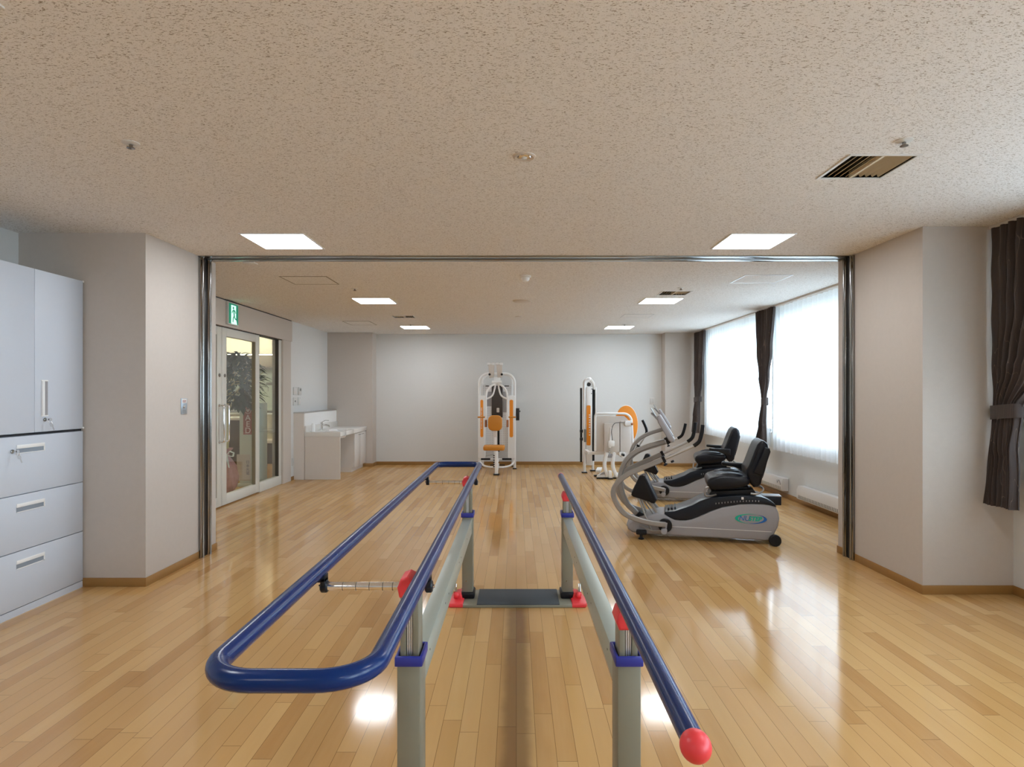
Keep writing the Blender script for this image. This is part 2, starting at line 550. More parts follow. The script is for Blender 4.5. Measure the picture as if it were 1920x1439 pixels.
    def lathe(s, prof, c=(0, 0, 0), seg=28, axis='z'):
        b = bmesh.new()
        rings = []
        for (r, h) in prof:
            ring = []
            for k in range(seg):
                a = 2 * PI * k / seg
                if axis == 'z':
                    co = (c[0] + r * math.cos(a), c[1] + r * math.sin(a), c[2] + h)
                elif axis == 'x':
                    co = (c[0] + h, c[1] + r * math.cos(a), c[2] + r * math.sin(a))
                else:
                    co = (c[0] + r * math.cos(a), c[1] + h, c[2] + r * math.sin(a))
                ring.append(b.verts.new(co))
            rings.append(ring)
        for i in range(len(rings) - 1):
            for k in range(seg):
                b.faces.new((rings[i][k], rings[i][(k + 1) % seg], rings[i + 1][(k + 1) % seg], rings[i + 1][k]))
        b.faces.new(rings[0][::-1])
        b.faces.new(rings[-1])
        bmesh.ops.remove_doubles(b, verts=b.verts[:], dist=1e-6)
        bmesh.ops.recalc_face_normals(b, faces=b.faces[:])
        s._merge(b)
        return s

    def grid(s, fn, nu, nv):
        b = bmesh.new()
        V = [[b.verts.new(fn(i / nu, j / nv)) for j in range(nv + 1)] for i in range(nu + 1)]
        for i in range(nu):
            for j in range(nv):
                b.faces.new((V[i][j], V[i + 1][j], V[i + 1][j + 1], V[i][j + 1]))
        s._merge(b)
        return s

    def each(s, name, mat, parent=None, world=True, sharp=35):
        """one object for every separate piece"""
        bm = s.bm
        bm.verts.ensure_lookup_table()
        seen, out = set(), []
        for v in bm.verts:
            if v.index in seen:
                continue
            stack, isl = [v], []
            seen.add(v.index)
            while stack:
                a = stack.pop()
                isl.append(a)
                for e in a.link_edges:
                    b = e.other_vert(a)
                    if b.index not in seen:
                        seen.add(b.index)
                        stack.append(b)
            keep = {a.index for a in isl}
            c = bm.copy()
            c.verts.ensure_lookup_table()
            bmesh.ops.delete(c, geom=[a for a in c.verts if a.index not in keep], context='VERTS')
            m = MB()
            m.bm.free()
            m.bm = c
            out.append(m.build(name, mat, parent, world, sharp))
        bm.free()
        return out

    def build(s, name, mat, parent=None, world=True, sharp=35):
        bm = s.bm
        if parent is not None and world:
            r = rootof(parent)
            mt = (Matrix.Translation(r.location) @ r.rotation_euler.to_matrix().to_4x4()).inverted()
            bmesh.ops.transform(bm, matrix=mt, verts=bm.verts[:])
        lim = math.radians(sharp)
        for f in bm.faces:
            f.smooth = True
        for e in bm.edges:
            if len(e.link_faces) == 2:
                e.smooth = e.calc_face_angle(0) < lim
        me = bpy.data.meshes.new(name)
        bm.to_mesh(me)
        bm.free()
        me.materials.append(mat if not isinstance(mat, str) else M[mat])
        o = bpy.data.objects.new(name, me)
        COL.objects.link(o)
        if parent is not None:
            o.parent = parent
        return o


def tag(o, label, cat, group=None):
    o['label'] = label
    o['category'] = cat
    if group:
        o['group'] = group
    return o


def thing(name, label, cat, loc=(0, 0, 0), rz=0.0, group=None):
    o = bpy.data.objects.new(name, None)
    COL.objects.link(o)
    o.empty_display_size = 0.1
    o.location = loc
    o.rotation_euler = (0, 0, rz)
    return tag(o, label, cat, group)


def struct(o):
    o['kind'] = 'structure'
    return o


def sbox(name, mat, *a, **k):
    return struct(MB().box(*a, **k).build(name, mat))


def dup(root, loc, label, rz=None):
    r = root.copy()
    COL.objects.link(r)
    r.location = loc
    if rz is not None:
        r.rotation_euler = (0, 0, rz)
    r['label'] = label
    for ch in list(root.children):
        c = ch.copy()
        COL.objects.link(c)
        c.parent = r
        for g in ch.children:
            d = g.copy()
            COL.objects.link(d)
            d.parent = c
    return r


def text(s, size, origin, ux, uz, mat, parent, name='lettering', depth=0.002, align='CENTER', shear=0.0, world=True, bold=0.0):
    """letters as a solid mesh; ux = reading direction, uz = up direction of the letters"""
    cu = bpy.data.curves.new('txt', 'FONT')
    cu.body = s
    cu.size = size
    cu.align_x = align
    cu.align_y = 'CENTER'
    cu.extrude = depth
    cu.shear = shear
    cu.offset = bold
    ob = bpy.data.objects.new('txt', cu)
    COL.objects.link(ob)
    dg = bpy.context.evaluated_depsgraph_get()
    dg.update()
    me = bpy.data.meshes.new_from_object(ob.evaluated_get(dg))
    bpy.data.objects.remove(ob)
    bpy.data.curves.remove(cu)
    ux = Vector(ux).normalized()
    uz = Vector(uz).normalized()
    n = ux.cross(uz)
    mt = Matrix((ux, uz, n)).transposed().to_4x4()
    mt.translation = Vector(origin)
    me.transform(mt)
    b = MB()
    b.bm.from_mesh(me)
    bpy.data.meshes.remove(me)
    return b.build(name, mat, parent, world=world)


def arc(cx, cy, r, a0, a1, n=8):
    return [(cx + r * math.cos(math.radians(a0 + (a1 - a0) * i / n)), cy + r * math.sin(math.radians(a0 + (a1 - a0) * i / n))) for i in range(n + 1)]


def smooth_path(pts, n=6):
    """Catmull-Rom through the points"""
    P = [Vector(p) for p in pts]
    out = []
    for i in range(len(P) - 1):
        p0 = P[max(i - 1, 0)]
        p1, p2 = P[i], P[i + 1]
        p3 = P[min(i + 2, len(P) - 1)]
        for k in range(n):
            t = k / n
            out.append(0.5 * ((2 * p1) + (p2 - p0) * t + (2 * p0 - 5 * p1 + 4 * p2 - p3) * t * t + (3 * p1 - p0 - 3 * p2 + p3) * t ** 3))
    out.append(P[-1])
    return out


def rrect(x0, x1, z0, z1, r, n=6):
    return arc(x1 - r, z0 + r, r, -90, 0, n) + arc(x1 - r, z1 - r, r, 0, 90, n) + arc(x0 + r, z1 - r, r, 90, 180, n) + arc(x0 + r, z0 + r, r, 180, 270, n)


# ================================================================== SETTING
HC = 2.45
# ---- floor and ceiling
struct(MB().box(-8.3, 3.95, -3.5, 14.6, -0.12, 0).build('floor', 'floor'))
VENTS = [(1.565, 1.872, 2.885, 3.185), (1.60, 1.90, 6.72, 6.98), (-1.78, -1.48, 8.83, 9.07)]
DOWN = (0.0375, 2.90, 0.036)
holes = VENTS + [(DOWN[0] - 0.03, DOWN[0] + 0.03, DOWN[1] - 0.03, DOWN[1] + 0.03)]
xs = sorted({-3.6, 3.95} | {h[0] for h in holes} | {h[1] for h in holes})
ys = sorted({-3.5, 11.75} | {h[2] for h in holes} | {h[3] for h in holes})
cb = bmesh.new()
for i in range(len(xs) - 1):
    for j in range(len(ys) - 1):
        mx_, my_ = (xs[i] + xs[i + 1]) / 2, (ys[j] + ys[j + 1]) / 2
        if any(h[0] < mx_ < h[1] and h[2] < my_ < h[3] for h in holes):
            continue
        cb.faces.new([cb.verts.new(c) for c in ((xs[i], ys[j], HC), (xs[i], ys[j + 1], HC), (xs[i + 1], ys[j + 1], HC), (xs[i + 1], ys[j], HC))])
bmesh.ops.remove_doubles(cb, verts=cb.verts[:], dist=1e-5)
ext = bmesh.ops.extrude_face_region(cb, geom=cb.faces[:])
bmesh.ops.translate(cb, vec=(0, 0, 0.02), verts=[g for g in ext['geom'] if isinstance(g, bmesh.types.BMVert)])
bmesh.ops.recalc_face_normals(cb, faces=cb.faces[:])
mbc = MB()
mbc.bm = cb
struct(mbc.build('ceiling', 'ceiling'))
struct(MB().box(-8.3, -3.6, 4.9, 14.6, 2.62, 2.7).build('ceiling', 'wall'))
sbox('ceiling', 'gap', -3.75, 4.1, -3.6, 11.9, 2.80, 2.86)     # the slab above the boards

# ---- walls
def wall_with_windows(name, x0, x1, y0, y1, wins, z1=2.8):
    b = MB()
    b.box(x0, x1, y0, y1, 0, SILL)
    b.box(x0, x1, y0, y1, HEAD, z1)
    y = y0
    for a, c in wins:
        b.box(x0, x1, y, a, SILL, HEAD)
        y = c
    b.box(x0, x1, y, y1, SILL, HEAD)
    return struct(b.build(name, 'wall'))


wall_with_windows('wall_right', 3.31, 3.51, -3.5, 4.12, WIN_NEAR)
wall_with_windows('wall_right', 3.45, 3.65, 5.2, 11.75, WIN_FAR)
wl = MB()
wl.box(-3.6, -3.45, -3.5, 6.2, 0, 2.8)
wl.box(-3.6, -3.45, 9.44, 11.75, 0, 2.8)
wl.box(-3.6, -3.45, 6.2, 9.44, 2.13, 2.8)
struct(wl.build('wall_left', 'wall'))
sbox('wall_far', 'wall', -3.6, 3.65, 11.6, 11.75, 0, 2.8)
sbox('wall_rear', 'wall', -3.6, 3.51, -3.5, -3.35, 0, 2.8)
sbox('wall_left_pillar', 'taupe', -3.45, -2.569, 4.288, 5.29, 0, HC)
sbox('wall_right_pillar', 'taupe', 2.706, 3.66, 4.12, 5.2, 0, HC)
sbox('wall_far_left_pillar', 'taupe', -3.45, -2.625, 11.3, 11.6, 0, HC)
sbox('wall_far_right_pillar', 'taupe', 2.72, 3.45, 11.3, 11.6, 0, HC)
# header over the entrance, a beige panel with a dark shadow gap under the ceiling
sbox('trim_1', 'header', -3.45, -3.425, 5.29, 9.46, 2.13, 2.435)
sbox('trim_2', 'gap', -3.45, -3.436, 5.29, 9.46, 2.435, 2.45)

# ---- baseboards
def baseb(name, segs):
    b = MB()
    for (x0, x1, y0, y1) in segs:
        b.box(x0, x1, y0, y1, 0, 0.06, bev=0.002)
    return struct(b.build(name, 'base'))


T = 0.008
baseb('baseboard_left', [(-3.45, -2.569 + T, 4.288 - T, 4.288), (-2.569, -2.569 + T, 4.288, 4.995), (-2.569, -2.569 + T, 5.19, 5.29 + T), (-3.45, -2.569, 5.29, 5.29 + T),
                         (-3.45, -3.45 + T, 5.3, 6.14), (-3.45, -3.45 + T, 9.46, 9.6), (-3.45, -3.45 + T, -3.35, 3.38)])
baseb('baseboard_right', [(2.706 - T, 3.31, 4.12 - T, 4.12), (2.706 - T, 2.706, 4.12, 4.935), (2.706 - T, 2.706, 5.10, 5.2 + T), (2.706, 3.45, 5.2, 5.2 + T),
                          (3.45 - T, 3.45, 5.21, 11.3), (3.31 - T, 3.31, -3.35, 4.112)])
baseb('baseboard_far', [(-3.3, -2.625 + T, 11.3 - T, 11.3), (-2.625, -2.625 + T, 11.3, 11.6), (-2.625, 2.72, 11.6 - T, 11.6), (2.72 - T, 2.72, 11.3, 11.6), (2.72 - T, 3.45, 11.3 - T, 11.3)])
baseb('baseboard_rear', [(-3.45, 3.31, -3.35, -3.35 + T)])

# ---- steel frame of the folding partition: left jamb, right jamb, ceiling track
def jamb(x, s, y0, y1):
    t = thing('partition_jamb', ('polished steel partition jamb with dark channel on the left wall pillar' if s > 0 else 'polished steel partition jamb with dark channel on the right wall pillar'), 'door jamb', (x, (y0 + y1) / 2, 0), group='jambs of the folding partition')
    d = (y1 - y0)
    b = MB()
    for (a, c) in ((0, 0.34), (0.66, 1.0)):
        b.box(*sorted((x, x + s * 0.018)), y0 + d * a, y0 + d * c, 0, HC - 0.006, bev=0.003)
        m_ = (a + c) / 2
        b.cyl((x + s * 0.018, y0 + d * (m_ + 0.04), 0.001), (x + s * 0.018, y0 + d * (m_ + 0.04), HC - 0.006), 0.009, 12)
    b.build('steel_strip', 'steel', t)
    MB().box(*sorted((x, x + s * 0.006)), y0 + d * 0.33, y0 + d * 0.67, 0, HC - 0.006).build('channel', 'dark_metal', t)
    return t


jamb(-2.569, 1, 5.0, 5.185)
jamb(2.706, -1, 4.94, 5.10)
t = thing('ceiling_track', 'long steel partition track set in the ceiling between both pillars', 'track', (0, 5.09, HC - 0.01))
MB().box(-2.569, 2.706, 4.99, 5.055, HC - 0.008, HC, bev=0.002).box(-2.569, 2.706, 5.115, 5.185, HC - 0.008, HC, bev=0.002).each('steel_rail', 'steel', t)
MB().box(-2.569, 2.706, 5.055, 5.115, HC - 0.004, HC - 0.0005).build('channel', 'dark_metal', t)

# ---- windows: aluminium frames and panes
wi = 0
for (wins, x) in ((WIN_NEAR, 3.40), (WIN_FAR, 3.54)):
    for a, c in wins:
        wi += 1
        fb = MB()
        w = 0.045
        fb.box(x, x + 0.08, a, c, SILL, SILL + w).box(x, x + 0.08, a, c, HEAD - w, HEAD)
        fb.box(x, x + 0.08, a, a + w, SILL + w, HEAD - w).box(x, x + 0.08, c - w, c, SILL + w, HEAD - w)
        for k in (1, 2):
            yy = a + (c - a) * k / 3
            fb.box(x + 0.01, x + 0.06, yy - 0.03, yy + 0.03, SILL + w, HEAD - w)
        wo = struct(fb.build('window_%d' % wi, 'alu'))
        MB().box(x + 0.03, x + 0.036, a + w, c - w, SILL + w, HEAD - w).build('pane', 'wglass', wo)
        MB().box(x - 0.13, x, a, c, SILL, SILL + 0.012, bev=0.003).build('window_sill', 'whitep', wo)

# ---- entrance: two sliding glass leaves, a side light and the frame post
XD = -3.50
def leaf(num, y0, y1, handed, z0=0.012, top=0.10, bot=0.115, st=0.115, xo=0.0):
    x0, x1 = XD - 0.02 + xo, XD + 0.035 + xo
    b = MB()
    b.box(x0, x1, y0, y0 + st, z0, 2.12, bev=0.003)
    b.box(x0, x1, y1 - st, y1, z0, 2.12, bev=0.003)
    b.box(x0, x1, y0 + st, y1 - st, z0, z0 + bot, bev=0.003)
    b.box(x0, x1, y0 + st, y1 - st, 2.12 - top, 2.12, bev=0.003)
    d = struct(b.build('door_%d' % num, 'frame'))
    g = MB()
    g.box(x0 + 0.02, x0 + 0.028, y0 + st, y1 - st, z0 + bot, 2.12 - top)
    g.build('pane', 'glass', d)
    gk = MB()
    gk.box(x0 + 0.004, x1 - 0.008, y1 - st - 0.012, y1 - st, z0 + bot, 2.12 - top)
    gk.build('gasket', 'bronze', d)
    return d, x1


d1, xf = leaf(1, 6.24, 7.278, 1)
d2, xf = leaf(2, 7.286, 8.35, -1)
for d, yh in ((d1, 7.215), (d2, 7.345)):
    hb = MB()
    X = xf + 0.055
    path = [(xf, yh - 0.0, 1.195), (X - 0.015, yh, 1.195), (X - 0.004, yh, 1.19), (X, yh, 1.175), (X, yh, 0.79), (X - 0.004, yh, 0.775), (X - 0.015, yh, 0.77), (xf, yh, 0.77)]
    hb.tube(path, 0.011, 12)
    hb.cyl((xf, yh, 1.195), (xf + 0.006, yh, 1.195), 0.02).cyl((xf, yh, 0.77), (xf + 0.006, yh, 0.77), 0.02)
    hb.build('pull_handle', 'chrome', d)
    MB().cyl((xf, yh, 1.55), (xf + 0.012, yh, 1.55), 0.021, bev=0.003).build('lock', 'steel', d)
# side light
b = MB()
b.box(-3.52, -3.465, 8.356, 9.125, 0.0, 0.13, bev=0.003).box(-3.52, -3.465, 9.035, 9.125, 0.13, 2.12, bev=0.003)
o = struct(b.build('window_5', 'frame'))
MB().box(-3.50, -3.492, 8.356, 9.035, 0.13, 2.12).build('pane', 'glass', o)
MB().box(-3.515, -3.47, 9.02, 9.036, 0.13, 2.12).build('gasket', 'gasket', o)
sbox('trim_3', 'header', -3.60, -3.44, 9.125, 9.445, 0, 2.13)
sbox('trim_4', 'frame', -3.60, -3.44, 6.14, 6.236, 0, 2.13)
sbox('trim_5', 'dark_metal', -3.545, -3.455, 6.24, 9.125, 2.12, 2.13)

# ================================================================== LIGHTS
def ceiling_light(x, y, label):
    t = thing('ceiling_light', label, 'ceiling light', (x, y, HC), group='square ceiling light panels')
    h = 0.229
    b = MB()
    f = 0.012
    for (a0, a1, c0, c1) in ((-h, h, -h, -h + f), (-h, h, h - f, h), (-h, -h + f, -h + f, h - f), (h - f, h, -h + f, h - f)):
        b.box(x + a0, x + a1, y + c0, y + c1, HC - 0.006, HC)
    b.build('frame', 'whitep', t)
    MB().box(x - h + f, x + h - f, y - h + f, y + h - f, HC - 0.004, HC - 0.001).build('diffuser', 'lamp', t)
    return t


for x, y, s in ((-1.70, 4.52, 'square lit ceiling panel, left one just before the partition track'),
                (1.72, 4.52, 'square lit ceiling panel, right one just before the partition track'),
                (-1.70, 7.43, 'square lit ceiling panel, left one in the middle of the far room'),
                (1.73, 7.43, 'square lit ceiling panel, right one next to the slotted vent in the far room'),
                (-1.70, 10.42, 'small-looking square lit ceiling panel, left one nearest the far wall'),
                (1.73, 10.42, 'small-looking square lit ceiling panel, right one nearest the far wall'),
                (-1.70, 1.55, 'square lit ceiling panel above the near end of the room, left of the camera'),
                (1.72, 1.55, 'square lit ceiling panel above the near end of the room, right of the camera'),
                (-1.70, -1.45, 'square lit ceiling panel behind the camera, left'),
                (1.72, -1.45, 'square lit ceiling panel behind the camera, right')):
    ceiling_light(x, y, s)

# downlight (off)
x, y, r = DOWN
t = thing('downlight', 'small round recessed downlight with faceted reflector in the near ceiling', 'downlight', (x, y, HC))
MB().lathe([(0.033, 0.002), (0.033, -0.004), (0.045, -0.008), (0.054, -0.004), (0.055, 0.0)], (x, y, HC)).build('trim_ring', 'cream', t)
b = MB()
b.lathe([(0.031, -0.003), (0.028, -0.006), (0.012, -0.007)], (x, y, HC), seg=12)
b.lathe([(0.0405, 0.0), (0.0405, 0.12), (0.038, 0.12), (0.038, 0.0)], (x, y, HC), seg=24)
b.build('reflector', 'chrome', t, sharp=5)
MB().sphere((x, y, HC + 0.0), 0.016, (1, 1, 0.8), 16).build('bulb', 'whitep', t)

# sprinklers
def sprinkler(x, y, label):
    t = thing('sprinkler', label, 'sprinkler', (x, y, HC), group='ceiling sprinklers')
    MB().lathe([(0.036, 0.0), (0.036, -0.003), (0.020, -0.008), (0.010, -0.008)], (x, y, HC)).build('escutcheon', 'whitep', t)
    b = MB().cyl((x, y, HC - 0.007), (x, y, HC - 0.022), 0.008, 12)
    b.lathe([(0.017, -0.022), (0.017, -0.025), (0.004, -0.028)], (x, y, HC), seg=16)
    b.build('deflector', 'steel', t)


for x, y, s in ((-1.71, 2.745, 'small metal sprinkler in the near ceiling, alone on the left'),
                (1.705, 2.72, 'small metal sprinkler in the near ceiling, above the large slotted vent'),
                (-1.71, 6.55, 'tiny sprinkler between the left access hatch and the left middle light panel'),
                (1.73, 6.50, 'tiny sprinkler just in front of the far room slotted vent on the right'),
                (-1.70, 9.95, 'tiny sprinkler by the left light panel nearest the far wall'),
                (1.74, 9.95, 'tiny sprinkler by the right light panel nearest the far wall')):
    sprinkler(x, y, s)

# vents
def vent(x0, x1, y0, y1, n, label, split=True):
    t = thing('air_vent', label, 'air vent', ((x0 + x1) / 2, (y0 + y1) / 2, HC), group='slotted ceiling vents')
    b = MB()
    f = 0.014
    z0, z1 = HC - 0.005, HC
    b.box(x0 - f, x1 + f, y0 - f, y0, z0, z1).box(x0 - f, x1 + f, y1, y1 + f, z0, z1)
    b.box(x0 - f, x0, y0, y1, z0, z1).box(x1, x1 + f, y0, y1, z0, z1)
    b.build('frame', 'whitep', t)
    b = MB()
    th = 0.004
    b.box(x0 - th, x0, y0, y1, HC, HC + 0.14).box(x1, x1 + th, y0, y1, HC, HC + 0.14)
    b.box(x0, x1, y0 - th, y0, HC, HC + 0.14).box(x0, x1, y1, y1 + th, HC, HC + 0.14)
    b.box(x0 - th, x1 + th, y0 - th, y1 + th, HC + 0.14, HC + 0.145)
    b.build('duct_box', 'ventd', t)
    w = (x1 - x0) / n
    for i in range(n):
        xc = x0 + w * (i + 0.5)
        left = (i < n / 2) if split else True
        ang = math.radians(50 if left else -28)
        MB().box(xc - 0.0012, xc + 0.0012, y0 + 0.001, y1 - 0.001, HC - 0.0, HC + 0.022, rot=(0, ang, 0)).build('slat', 'ventb', t)
    MB().box((x0 + x1) / 2 - 0.006, (x0 + x1) / 2 + 0.006, y0, y1, HC - 0.003, HC + 0.03).build('divider', 'ventb', t)


vent(*VENTS[0], 10, 'large slotted beige ceiling vent at the upper right of the near room')
vent(*VENTS[1], 10, 'slotted ceiling vent next to the right middle light panel in the far room')
vent(*VENTS[2], 10, 'dark slotted ceiling vent near the left light panel closest to the far wall')

# access hatches
def hatch(x0, x1, y0, y1, label):
    f = 0.012
    t = thing('access_hatch', label, 'ceiling hatch', ((x0 + x1) / 2, (y0 + y1) / 2, HC), group='flush access hatches in the ceiling')
    b = MB()
    b.box(x0, x1, y0, y0 + f, HC - 0.003, HC).box(x0, x1, y1 - f, y1, HC - 0.003, HC)
    b.box(x0, x0 + f, y0 + f, y1 - f, HC - 0.003, HC).box(x1 - f, x1, y0 + f, y1 - f, HC - 0.003, HC)
    b.build('frame', 'bronze' if x0 < 0 else 'alu', t)
    MB().box(x0 + f, x1 - f, y0 + f, y1 - f, HC - 0.002, HC).build('panel', 'ceiling', t)


hatch(-2.255, -1.80, 5.87, 6.30, 'large square ceiling hatch outlined in brown, front left of the far room')
hatch(2.15, 2.60, 5.80, 6.23, 'square ceiling hatch by the window curtains, front right of the far room')
hatch(-2.68, -2.26, 9.52, 10.05, 'brown-edged ceiling hatch near the white wall above the sink')
hatch(1.52, 1.94, 8.68, 9.08, 'square ceiling hatch behind the right middle light panel')

# round ceiling devices
t = thing('smoke_detector', 'white dome detector hanging under the middle of the far ceiling', 'smoke detector', (0.085, 5.85, HC))
MB().lathe([(0.055, 0), (0.055, -0.012), (0.047, -0.02)], (0.085, 5.85, HC)).build('base_plate', 'whitep', t)
MB().lathe([(0.042, -0.02), (0.040, -0.035), (0.028, -0.052), (0.010, -0.058)], (0.085, 5.85, HC)).build('dome', 'white', t)
o = MB().lathe([(0.11, 0), (0.11, -0.006), (0.095, -0.016), (0.02, -0.018)], (0.067, 7.42, HC)).build('ceiling_speaker', 'cream')
tag(o, 'flat round cream disc on the far ceiling behind the dome detector', 'ceiling speaker')
o = MB().lathe([(0.05, 0), (0.05, -0.005), (0.03, -0.008)], (0.03, 8.95, HC)).build('ceiling_disc', 'cream')
tag(o, 'very small flat cream disc in the far ceiling, furthest along the centre line', 'ceiling disc')
o = MB().box(-2.31, -2.21, 5.22, 5.30, HC - 0.012, HC, bev=0.004).build('door_sensor', 'whitep')
tag(o, 'small white sensor strip under the ceiling behind the track, left end', 'sensor')

# ================================================================== CABINETS
XC = -2.994
Y0c, Y1c = 3.385, 4.277
GRC = 'white steel storage cabinets against the left wall'
t = thing('storage_cabinet', 'tall white two-door steel cupboard standing on top of the drawer unit', 'cabinet', (-3.22, 3.83, 1.09))
MB().box(-3.445, XC - 0.02, Y0c, Y1c, 1.092, 2.118, bev=0.003).build('body', 'cab', t)
Ym = 3.846
for y0, y1, hy in ((Y0c + 0.002, Ym - 0.0015, None), (Ym + 0.0015, Y1c - 0.002, 1)):
    d = MB().box(XC - 0.018, XC, y0, y1, 1.096, 2.114, bev=0.002).build('door', 'cab', t)
    if hy:
        b = MB()
        hy0 = 3.905
        z0, z1 = 1.20, 1.415
        b.box(XC, XC + 0.003, hy0 - 0.006, hy0 + 0.05, z1, z1 + 0.008).box(XC, XC + 0.003, hy0 - 0.006, hy0 + 0.05, z0 - 0.008, z0)
        b.box(XC, XC + 0.012, hy0 - 0.006, hy0 + 0.012, z0, z1, bev=0.003)
        b.build('handle', 'white', d)
        MB().box(XC, XC + 0.002, hy0 + 0.014, hy0 + 0.046, z0, z1).build('handle_recess', 'silver', d)
        lk = MB().cyl((XC, hy0 + 0.022, 1.172), (XC + 0.008, hy0 + 0.022, 1.172), 0.012, bev=0.002).build('lock', 'steel', d)
# key bunch hanging from the lock
def keys(y, z, par):
    b = MB()
    b.box(XC + 0.008, XC + 0.030, y - 0.001, y + 0.001, z - 0.006, z + 0.006)
    b.lathe([(0.011, -0.001), (0.011, 0.001)], (XC + 0.036, y, z), axis='y', seg=16)
    b.tube([(XC + 0.036 + 0.009 * math.cos(a), y + 0.004 * math.sin(a), z - 0.012 + 0.012 * math.sin(a)) for a in [2 * PI * k / 12 for k in range(12)]], 0.001, 6, closed=True)
    b.box(XC + 0.026, XC + 0.046, y + 0.001, y + 0.003, z - 0.045, z - 0.022, bev=0.0005, rot=(0, -0.4, 0), piv=(XC + 0.036, y, z - 0.02))
    b.box(XC + 0.034, XC + 0.041, y + 0.001, y + 0.003, z - 0.072, z - 0.045, rot=(0, -0.4, 0), piv=(XC + 0.036, y, z - 0.02))
    b.build('key', 'chrome', par)


keys(3.927, 1.172, d)
MB().cyl((XC - 0.004, Y1c - 0.002, 1.10), (XC + 0.004, Y1c - 0.002, 1.10), 0.007).cyl((XC - 0.004, Y1c - 0.002, 2.11), (XC + 0.004, Y1c - 0.002, 2.11), 0.007).each('hinge', 'white', t)

t = thing('drawer_unit', 'white three-drawer steel filing unit under the tall cupboard, keys in top drawer', 'cabinet', (-3.22, 3.83, 0))
MB().box(-3.445, XC - 0.02, Y0c, Y1c, 0.045, 1.080, bev=0.003).build('body', 'cab', t)
MB().box(-3.445, XC - 0.004, Y0c, Y1c, 0.0, 0.043).build('plinth', 'cab', t)
MB().box(-3.44, XC - 0.012, Y0c + 0.003, Y1c - 0.003, 1.080, 1.0915).build('joint', 'gap', t)
for (z0, z1) in ((0.048, 0.384), (0.389, 0.724), (0.729, 1.078)):
    dr = MB().box(XC - 0.018, XC, Y0c + 0.002, Y1c - 0.002, z0, z1, bev=0.002).build('drawer', 'cab', t)
    zc = z1 - 0.085
    b = MB()
    y0, y1 = 3.705, 3.925
    b.box(XC, XC + 0.004, y0, y1, zc + 0.012, zc + 0.034, bev=0.001).box(XC, XC + 0.004, y1 - 0.008, y1, zc - 0.018, zc + 0.012)
    b.box(XC, XC + 0.004, y0, y1, zc - 0.018, zc - 0.014)
    b.build('handle', 'white', dr)
    MB().box(XC, XC + 0.0015, y0, y1 - 0.008, zc - 0.014, zc + 0.012).build('handle_recess', 'cabdark', dr)
MB().cyl((XC, 3.672, 0.992), (XC + 0.008, 3.672, 0.992), 0.012, bev=0.002).build('lock', 'steel', dr)
keys(3.672, 0.992, dr)

# ================================================================== PARALLEL BARS
pb = thing('parallel_bars', 'walking training parallel bars, blue rails on grey posts, red fittings', 'parallel bars', (0.008, 2.9, 0))
XL, XR = -0.315, 0.331
FY = {'near': 1.805, 'far': 3.975}
# rails
zL = 0.803
xi, xo, ya, yb, rr = -0.275, -0.594, 1.151, 4.66, 0.10
loop = []
loop += [(p[0], p[1], zL) for p in arc(xi - rr, yb - 0.08, rr, 0, 90, 10)]
loop = [(xi - 0.08 + 0.08 * math.cos(a), yb - 0.08 + 0.08 * math.sin(a), zL) for a in [PI / 2 * k / 8 for k in range(9)]]
loop += [(xo + 0.08 - 0.08 * math.sin(a), yb - 0.08 + 0.08 * math.cos(a), zL) for a in [PI / 2 * k / 8 for k in range(9)]]
loop += [(xo + rr - rr * math.cos(a), ya + rr - rr * math.sin(a), zL) for a in [PI / 2 * k / 10 for k in range(11)]]
loop += [(xi - rr + rr * math.sin(a), ya + rr - rr * math.cos(a), zL) for a in [PI / 2 * k / 10 for k in range(11)]]
# add points along the straights
def densify(L, step=0.25):
    out = []
    n = len(L)
    for i in range(n):
        a, c = Vector(L[i]), Vector(L[(i + 1) % n])
        out.append(a)
        k = int((c - a).length / step)
        for j in range(1, k + 1):
            if j < k or (c - a).length > step * k + 0.02:
                out.append(a.lerp(c, j / (k + 1)))
    return out


